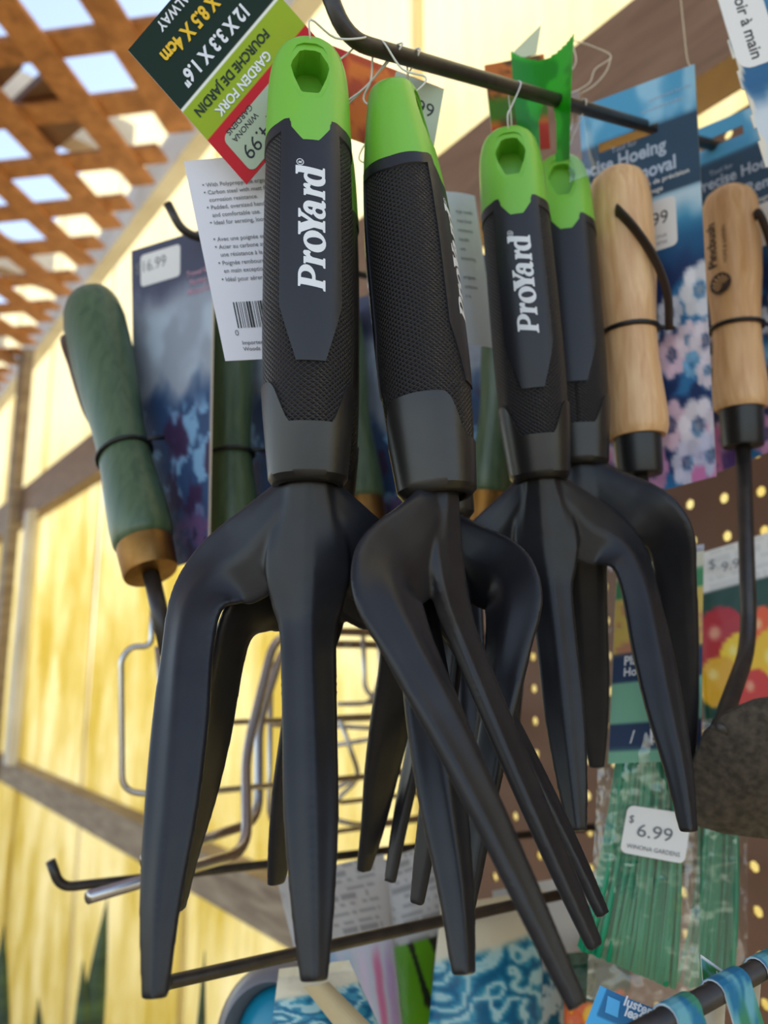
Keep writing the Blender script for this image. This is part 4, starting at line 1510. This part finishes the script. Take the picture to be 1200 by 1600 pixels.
def paint_leafy(u, v):
    c = fill(u, (40, 44, 30))
    for cu, cv, an, ln, wd in ((.25, .72, 70, .4, .12), (.45, .95, 20, .5, .16), (.1, .95, 100, .3, .12), (.55, .62, 60, .3, .08)):
        a = math.radians(an); dx, dy = (u - cu) * .7, v - cv
        p, q = dx * math.cos(a) + dy * math.sin(a), -dx * math.sin(a) + dy * math.cos(a)
        c = mixc(c, (104, 168, 30), 1 - sm(.8, 1, (p / ln) ** 2 + (q / wd) ** 2))
    c = mixc(c, (116, 54, 112), (1 - sm(.12, .2, np.hypot((u - .8) * .8, v - .68))))
    return lines_white(c, u, v, -.1, .47, (202, 198, 194), (126, 122, 120), 3)


pouch('dark pouch with bright green leaves and a pale printed header', [(596, 1345, 500), (712, 1304, 520), (716, 1630, 495), (606, 1650, 475)], paint_leafy)


def paint_teal(k):
    def f(u, v):
        c = fill(u, (46, 136, 164))
        sw = np.sin(9 * fnoise(u * 3 + k, v * 5, k) * 3.0 + 5 * v)
        c = mixc(c, (176, 206, 206), sm(.35, .8, sw) * .9)
        c = mixc(c, (14, 92, 130), sm(.3, .9, -sw))
        c = mixc(c, (214, 204, 178), 1 - sm(.28, .36, v + .12 * (u - .5)))
        return c
    return f


pouch('clear-topped pouch with teal swirls and a cream header, right of the nearest fork tips', [(690, 1415, 450), (850, 1390, 490), (846, 1650, 470), (664, 1660, 430)], paint_teal(1), bulge=14)
pouch('pale pouch with dark teal lower half, behind the tip of the sideways fork', [(770, 1392, 505), (932, 1360, 515), (896, 1640, 500), (780, 1650, 500)], lambda u, v: mixc(mixc(fill(u, (206, 200, 190)), (30, 104, 132), sm(.5, .54, v)), (200, 214, 208), sm(.55, .6, fnoise(u * 8, v * 14, 2)) * sm(.54, .58, v)), bulge=12)
pouch('small teal and cream patterned pouch, beneath the middle tine of the nearest fork', [(436, 1514, 396), (545, 1500, 400), (610, 1640, 396), (418, 1650, 388)], paint_teal(3), bulge=8)

# tan paper tongue
cd = Card(P(474, 1542, 375), P(514, 1534, 378), P(600, 1622, 378), P(540, 1625, 374), bow=3)
t = thing('paper_tongue', 'plain tan paper strip hanging below the nearest fork', 'label', cd.q[0])
card_part('strip', cd, (196, 178, 140), M['paper'], t, 8, 8, .8)

# round teal sieve with grey rim
c0 = P(434, 1630, 416); ax = nrm(V(-.35, -.9, .25))
t = thing('round_sieve', 'round teal plastic dish with a thick grey rim at the very bottom', 'dish', c0 - V(0, 0, 30))
v, f = lathe(c0 + ax * 9, c0 - ax * 10, [(0, 25.5), (.02, 27), (.2, 30), (.5, 34), (.8, 35), (.9, 34.5), (1, 33)], 48, 1, V(0, 0, 1))
f = f[:-2] + []
n48 = 48
v2, f2 = lathe(c0 + ax * 9, c0 - ax * 10, [(0, 25.5), (.3, 23.8), (.95, 23.5), (1, 32.9)], 48, 1, V(0, 0, 1))
mb = MB().add(v, f).add(v2, [q[::-1] for q in f2[:-2]])
mb.build('rim', M['greyplastic'], t, autosharp=40)
v, f = lathe(c0 + ax * 4, c0 - ax * 8, [(0, .5), (.1, 12), (.25, 20), (.5, 23.6), (.8, 24.0), (1, 23)], 48, 1, V(0, 0, 1))
mesh_obj('dish', v, f, M['teal'], t)

# ------------------------------------------------------------------ bags of green plant ties
def tie_bag(label, corners, strands, header, depth, seed, stick=None, group='clear bags of green plant ties'):
    q = [P(*c) for c in corners]
    cd = Card(*q)
    t = thing('tie_bag', label, 'bag', q[3], group)
    nx, ny = 20, 40
    us, vs2 = np.meshgrid(np.linspace(0, 1, nx + 1), np.linspace(0, 1, ny + 1))
    mb = MB()
    for sgn in (1, -1):
        k = sgn * (7 * np.sin(np.pi * us) ** .6 * np.sin(np.pi * np.clip(vs2, .02, .98)) ** .4 + 1.6 * (fnoise(us * 8, vs2 * 10, seed) - .5) + .4)
        vv = cd.at(us, vs2).reshape(-1, 3) + cd.n * k.reshape(-1, 1)
        mb.add(vv, [[i * (nx + 1) + j, (i + 1) * (nx + 1) + j, (i + 1) * (nx + 1) + j + 1, i * (nx + 1) + j + 1] for i in range(ny) for j in range(nx)])
    mb.build('film', M['film'], t)
    rs = random.Random(seed); mb = MB()
    for i in range(strands):
        g0, h0_ = rs.uniform(.12, .9), rs.uniform(-3, 3)
        pts = []
        for j in range(9):
            s_ = j / 8; vv = .30 + .67 * s_ - rs.random() * .0 - (.005 + .075 * (1 - g0)) * s_
            uu = .5 + (g0 - .5) * (.75 + .35 * s_ ** 2) - .17 * s_ ** 2.6 + .015 * math.sin(i * 1.7 + 5 * s_)
            pts.append(cd.at(np.array(uu), np.array(vv), h0_ + 1.2 * math.sin(i + 4 * s_)).reshape(3))
        v, f = tube(pts, 1.0, 6, True, flat=(.35, 1.25), up=cd.n)
        mb.add(v, f)
    tag(mb.build('plant_ties', M['tie'], t), kind='stuff')
    if not header: return t, cd
    hp = Card(*[cd.at(np.array(a), np.array(b), 7.2).reshape(3) for a, b in ((.06, .02), (.94, .02), (.94, header[0]), (.06, header[0]))])
    ho = card_part('header_card', hp, header[1], M['paper'], t, 20, 60, .4)
    texts('lettering', hp, header[2], M['white_print'], ho)
    if stick:
        u0, v0 = cd.px(*stick[0])
        sk = sticker('price_sticker', cd, u0, v0, 30, 21, label_white, t, 3, rot=-8, off=8.6, th=.3)
        texts('lettering', cd, [('$', u0 - .26, v0 - .024, 3.4, -8), ('6.99', u0 - .19, v0 + .005, 5.6, -8, 1.25), ('WINONA GARDENS', u0 - .27, v0 + .03, 1.9, -8, 1)], M['greyink'], sk, off=9.0)
    return t, cd


def paint_header(u, v):
    c = fill(u, (196, 192, 170))
    c = mixc(c, (60, 132, 84), sm(.07, .09, v) * (1 - sm(.17, .19, v)))
    c = mixc(c, (206, 176, 84), sm(.17, .19, v))
    c = mixc(c, (190, 130, 96), sm(.5, .6, fnoise(u * 9, v * 9, 1)) * sm(.2, .22, v))
    c = mixc(c, (28, 52, 88), sm(.46, .47, v) * (1 - sm(.60, .61, v)))
    c = mixc(c, (120, 178, 150), sm(.60, .61, v))
    c = mixc(c, (28, 52, 88), sm(.80, .81, v) * (1 - sm(.93, .94, v)))
    return c


tie_bag('clear bag of green plant ties with $6.99 sticker, hanging behind the third fork', [(950, 880, 400), (1100, 850, 400), (1092, 1585, 390), (916, 1560, 390)], 130,
        (.49, paint_header, [('100', .40, .905, 6.0, 0, 1.1, .02), ('/', .22, .905, 6.0), ('Plant Ties for', .12, .52, 4.4, 0, .9, .02), ('Home Garden', .12, .575, 4.0, 0, .9, .02)]), 400, 3, ((1014, 1279),))
tie_bag('crinkled clear bag of green plant ties behind the stickered bag, without sticker', [(1078, 1130, 432), (1170, 1110, 432), (1168, 1570, 425), (1062, 1585, 425)], 26, None, 430, 9)


def paint_fruit(u, v):
    c = fill(u, (18, 62, 44))
    c = lines_white(c, u, v, -.1, .2, (226, 222, 214), (200, 196, 190), 2)
    for cu, cv, r_, col in ((.2, .46, .17, (176, 24, 34)), (.62, .46, .12, (232, 92, 40)), (.36, .56, .12, (240, 200, 24)), (.16, .66, .13, (224, 166, 20)), (.72, .62, .18, (240, 190, 20)), (.5, .74, .12, (206, 40, 30)), (.9, .46, .13, (220, 60, 40))):
        c = mixc(c, col, 1 - sm(r_ * .92, r_, np.hypot((u - cu) * .62, v - cv)))
        c = mixc(c, (250, 236, 180), (1 - sm(r_ * .1, r_ * .3, np.hypot((u - cu + .05) * .62, v - cv + .04))) * .6)
    return mixc(c, (24, 66, 140), sm(.86, .9, v))


t, cd, ob = pouch('packet with red and yellow tomatoes, white header and dark green band, behind the bent shaft', [(1082, 868, 455), (1240, 820, 455), (1256, 1170, 450), (1104, 1180, 450)], paint_fruit, bulge=6, name='seed_packet', cat='packet')
texts('lettering', cd, [('$', .1, .1, 5.5), ('9.99', .22, .13, 5.5, 0, 1.1)], M['greyink'], ob, off=7)
pouch('dark packet with orange flowers below the bag of plant ties', [(884, 1490, 470), (985, 1480, 470), (985, 1660, 465), (880, 1660, 465)], lambda u, v: mixc(mixc(fill(u, (24, 54, 34)), (206, 84, 20), sm(.42, .5, v + .3 * (fnoise(u * 4, v * 5, 2) - .5))), (226, 170, 30), sm(.5, .58, fnoise(u * 5, v * 6, 4)) * sm(.45, .5, v)), name='seed_packet', cat='packet', bulge=5)

# ------------------------------------------------------------------ folded hang tags on the thick hook at bottom right
def folded(label, c, wd, l1, l2, paint, txt, spread):
    """a printed strip folded over the hook"""
    T = R3; side = nrm(np.cross(T, ZU)); up = nrm(np.cross(side, T))
    if side[1] > 0: side = -side
    pr = []
    for k in range(7): pr.append(('f', l1 * (1 - k / 7)))
    path = []
    for k in range(8): path.append(side * (3.8 + spread * (1 - k / 8)) - up * (l1 * (1 - k / 8)))
    for k in range(9):
        a = math.pi * k / 8
        path.append(side * 3.8 * math.cos(a) + up * 3.8 * math.sin(a))
    for k in range(1, 9): path.append(-side * (3.8 + spread * .6 * k / 8) - up * (l2 * k / 8))
    m = len(path); nw = 8
    cum = np.concatenate([[0], np.cumsum([np.linalg.norm(path[i + 1] - path[i]) for i in range(m - 1)])]); cum /= cum[-1]
    fr = []
    for i in range(m):
        tg_ = nrm(path[min(i + 1, m - 1)] - path[max(i - 1, 0)]); fr.append(np.cross(tg_, T))
    t = thing('folded_tag', label, 'tag', c, 'folded hang tags on the thick hook')
    v1, v2, cols = [], [], []
    for i in range(m):
        for j in range(nw + 1):
            p = c + path[i] + T * ((j / nw - .5) * wd)
            v1.append(p + fr[i] * .3); v2.append(p - fr[i] * .3)
    U, Vv = np.meshgrid(np.linspace(0, 1, nw + 1), cum)
    col = lin(np.clip(paint(U, Vv), 0, 255)).reshape(-1, 3)
    n = len(v1); fs = []
    for i in range(m - 1):
        for j in range(nw):
            s_ = [i * (nw + 1) + j, i * (nw + 1) + j + 1, (i + 1) * (nw + 1) + j + 1, (i + 1) * (nw + 1) + j]
            fs += [s_[::-1], [x + n for x in s_]]
    for i in range(m - 1):
        for j, fl in ((0, 0), (nw, 1)):
            s_ = [i * (nw + 1) + j, (i + 1) * (nw + 1) + j, (i + 1) * (nw + 1) + j + n, i * (nw + 1) + j + n]
            fs.append(s_ if fl else s_[::-1])
    ob = mesh_obj('strip', np.vstack([v1, v2]), fs, M['paper'], t, smooth=False, colors=np.vstack([lin(fill(U, (226, 228, 230))).reshape(-1, 3), col]))
    return t, ob


def pt(k):
    def f(u, v):
        c = fill(u, (44, 120, 160)); c = mixc(c, (112, 176, 190), sm(.5, .6, fnoise(u * 3 + k, v * 6, k)))
        return mixc(c, (70, 140, 110), sm(.55, .65, fnoise(u * 4, v * 5 + k, k + 2)))
    return f


cA, cB, cC = r3a + R3 * 12, r3a + R3 * 39, r3a + R3 * 64
folded('blue folded tag with a white edge, second along the thick hook at bottom right', cB, 15, 22, 26, pt(1), None, 6)
folded('teal folded tag farthest along the thick hook at bottom right', cC, 12, 24, 26, pt(2), None, 7)
# nearest: a blue card with the white two-line logo
cd = Card(P(938, 1540, 250), P(1050, 1586, 246), P(1004, 1730, 244), P(880, 1690, 248), bow=2)
t = thing('folded_tag', 'bright blue tag with a two-line white logo, at the bottom edge', 'tag', cd.q[0], 'folded hang tags on the thick hook')


def paint(u, v):
    c = fill(u, (36, 108, 156))
    c = mixc(c, (70, 170, 226), ((u < .18) | (v > .38)) & ~((u > .16) & (u < .2)) & ~((v > .36) & (v < .42)) * 1.0 > .5) if False else c
    m = ((v > .30) | (u < .1)).astype(float)
    c = mixc(c, (72, 168, 222), m)
    c = mixc(c, (36, 108, 156), ((np.abs(u - .3) < .012) & (v > .4)) * 1.0)
    return c


cp = card_part('tag_card', cd, paint, M['paper'], t, 40, 40, .5)
lg = [cd.at(np.array(a), np.array(b), .3).reshape(3) for a, b in ((.13, .06), (.30, .06), (.34, .22), (.17, .22))]
mesh_obj('logo', lg, [[0, 1, 2, 3]], pm('sky_blue_ink', (74, 172, 226), .5), cp, smooth=False)
texts('lettering', cd, [('luster', .345, .08, 2.5, 0, .95, .03), ('leaf', .40, .175, 2.5, 0, .95, .03), ('®', .60, .175, 1.3)], M['white_print'], cp)
folded('narrow blue folded tag nearest along the thick hook, behind the tag with the white logo', cA, 12, 14, 26, pt(3), None, 5)
cd = Card(P(1096, 1492, 262), P(1158, 1536, 268), P(1150, 1580, 268), P(1100, 1545, 262))
t = thing('folded_tag', 'small green and blue tag with white top edge above the thick hook', 'tag', cd.q[0], 'folded hang tags on the thick hook')
cp = card_part('tag_card', cd, lambda u, v: mixc(mixc(fill(u, (96, 150, 150)), (60, 130, 70), sm(.45, .6, fnoise(u * 4, v * 4, 2))), (226, 226, 230), 1 - sm(.08, .1, v)), M['paper'], t, 16, 16, .5)
texts('lettering', cd, [('luster', .35, .42, 2.2, 0, 1, .02), ('leaf', .45, .66, 2.2, 0, 1, .02)], M['white_print'], cp)

# ------------------------------------------------------------------ chrome wire display arms at the left
def wires(label, paths, r=2.2, rad=12):
    p0 = P(*paths[0][0])
    t = thing('wire_arm', label, 'wire rack', p0, 'chrome wire display arms')
    for k in paths:
        pp = [P(*q) for q in k]
        e = pp[-1]                                   # every arm runs on into the board or the sheet behind it
        pp.append(to_wall(e, -NW, DB - 3 if float(e @ UW) < 640 else DP - 4))
        v, f = tube(fillet(pp, rad, 6), r, 10)
        mesh_obj('wire', v, f, M['chrome'], t)


wires('heavy chrome wire arm with a flattened end, crossing behind the nearest fork', [
    [(138, 1402, 412), (386, 1330, 500), (384, 1180, 540), (428, 1000, 575), (470, 985, 600)],
    [(224, 1345, 470), (404, 1282, 560), (404, 1130, 580), (445, 1005, 610)]], 3.3, 16)
wires('upright chrome wire loop left of the nearest fork', [
    [(240, 930, 520), (236, 1010, 520), (205, 1010, 518), (189, 1030, 516), (191, 1236, 516), (245, 1242, 520), (330, 1236, 540)],
    [(252, 935, 540), (256, 1010, 540), (282, 1090, 545), (330, 1130, 560)],
    [(246, 1010, 530), (262, 1180, 545), (300, 1240, 560)]], 2.0)
wires('tangle of thin chrome wires seen between the tines of the nearest fork', [
    [(566, 950, 640), (570, 1082, 640), (606, 1100, 640)], [(592, 950, 650), (594, 1060, 650), (580, 1100, 645), (520, 1100, 640)],
    [(520, 1134, 650), (612, 1140, 660)], [(505, 1240, 650), (560, 1215, 650), (620, 1205, 660)], [(530, 1120, 640), (563, 1215, 655), (520, 1255, 655)], [(520, 1165, 660), (610, 1150, 665)],
    [(400, 1120, 620), (432, 1135, 620), (470, 1128, 640)], [(424, 1020, 600), (420, 1280, 600), (450, 1310, 610), (520, 1300, 640)], [(500, 1275, 640), (560, 1290, 650)]], 1.9, 10)

# ------------------------------------------------------------------ snake plant
def leaf(base, tip, wd, mat, parent):
    base, tip = np.array(base, float), np.array(tip, float)
    ax = nrm(tip - base); sd = nrm(np.cross(ax, V(.3, -1, 0))); fr_ = np.cross(sd, ax)
    vs_, fs = [], []
    m = 14
    for i in range(m + 1):
        s_ = i / m; ww = wd * (.7 + .3 * math.sin(math.pi * min(1, s_ * 1.3))) * (1 - s_ ** 5) + .3
        p = base + (tip - base) * s_ + fr_ * 18 * math.sin(math.pi * s_)
        for x, d in ((-1, 0), (-.5, -3.2), (0, -4.6), (.5, -3.2), (1, 0), (.5, -.6), (0, -1.6), (-.5, -.6)):
            vs_.append(p + sd * ww * x - fr_ * (d + 2) * .8)
    for i in range(m):
        for k in range(8): fs.append([i * 8 + k, i * 8 + (k + 1) % 8, (i + 1) * 8 + (k + 1) % 8, (i + 1) * 8 + k])
    fs += [list(range(8))[::-1], [m * 8 + k for k in range(8)]]
    mesh_obj('leaf', vs_, fs, mat, parent, autosharp=60)


for lab, cx, Y, leaves in (('tall snake plant with upright mottled leaves in front of the yellow wall', 90, 1150, [(168, 1402, 0), (6, 1445, -60), (60, 1560, 40), (130, 1500, 80), (-50, 1380, -60)]),
                           ('snake plant farther along the wall, only one leaf tip showing', 300, 770, [(320, 1486, 0), (355, 1640, 50), (270, 1650, -40)])):
    pb0 = P(cx, 1700, Y); pb0[2] = -EYE
    t = thing('snake_plant', lab, 'plant', pb0, 'snake plants on the floor')
    v, f = lathe(pb0, pb0 + ZU * 300, [(0, 100), (.8, 135), (.8, 150), (1, 152), (1, 138), (.9, 134)], 32, 1, V(0, -1, 0))
    mesh_obj('pot', v, f[:-2] + [f[-2], f[-1]], M['terracotta'], t, autosharp=40)
    for x, y, dx in leaves:
        tp = P(x, y, Y + R.uniform(-30, 30))
        b_ = pb0 + V(dx * .8, R.uniform(-30, 30), 270)
        leaf(b_, tp, 34 if Y > 1000 else 17, M['leaf'], t)

# ------------------------------------------------------------------ cobweb strands by the green tag
mb = MB()
for pts in ([(893, 62), (925, 72), (955, 88), (930, 108), (922, 128), (905, 140), (884, 148)], [(955, 88), (948, 110), (930, 132), (908, 146)], [(893, 66), (900, 96), (884, 122)], [(1062, -20), (1068, 40), (1074, 92), (1080, 104)]):
    v, f = tube(smooth_path([P(x, y, 372) for x, y in pts], 5), .35, 5); mb.add(v, f)
tag(mb.build('cobweb', M['web']), 'dusty cobweb threads between the green tag and the blue card', 'cobweb', kind='stuff')
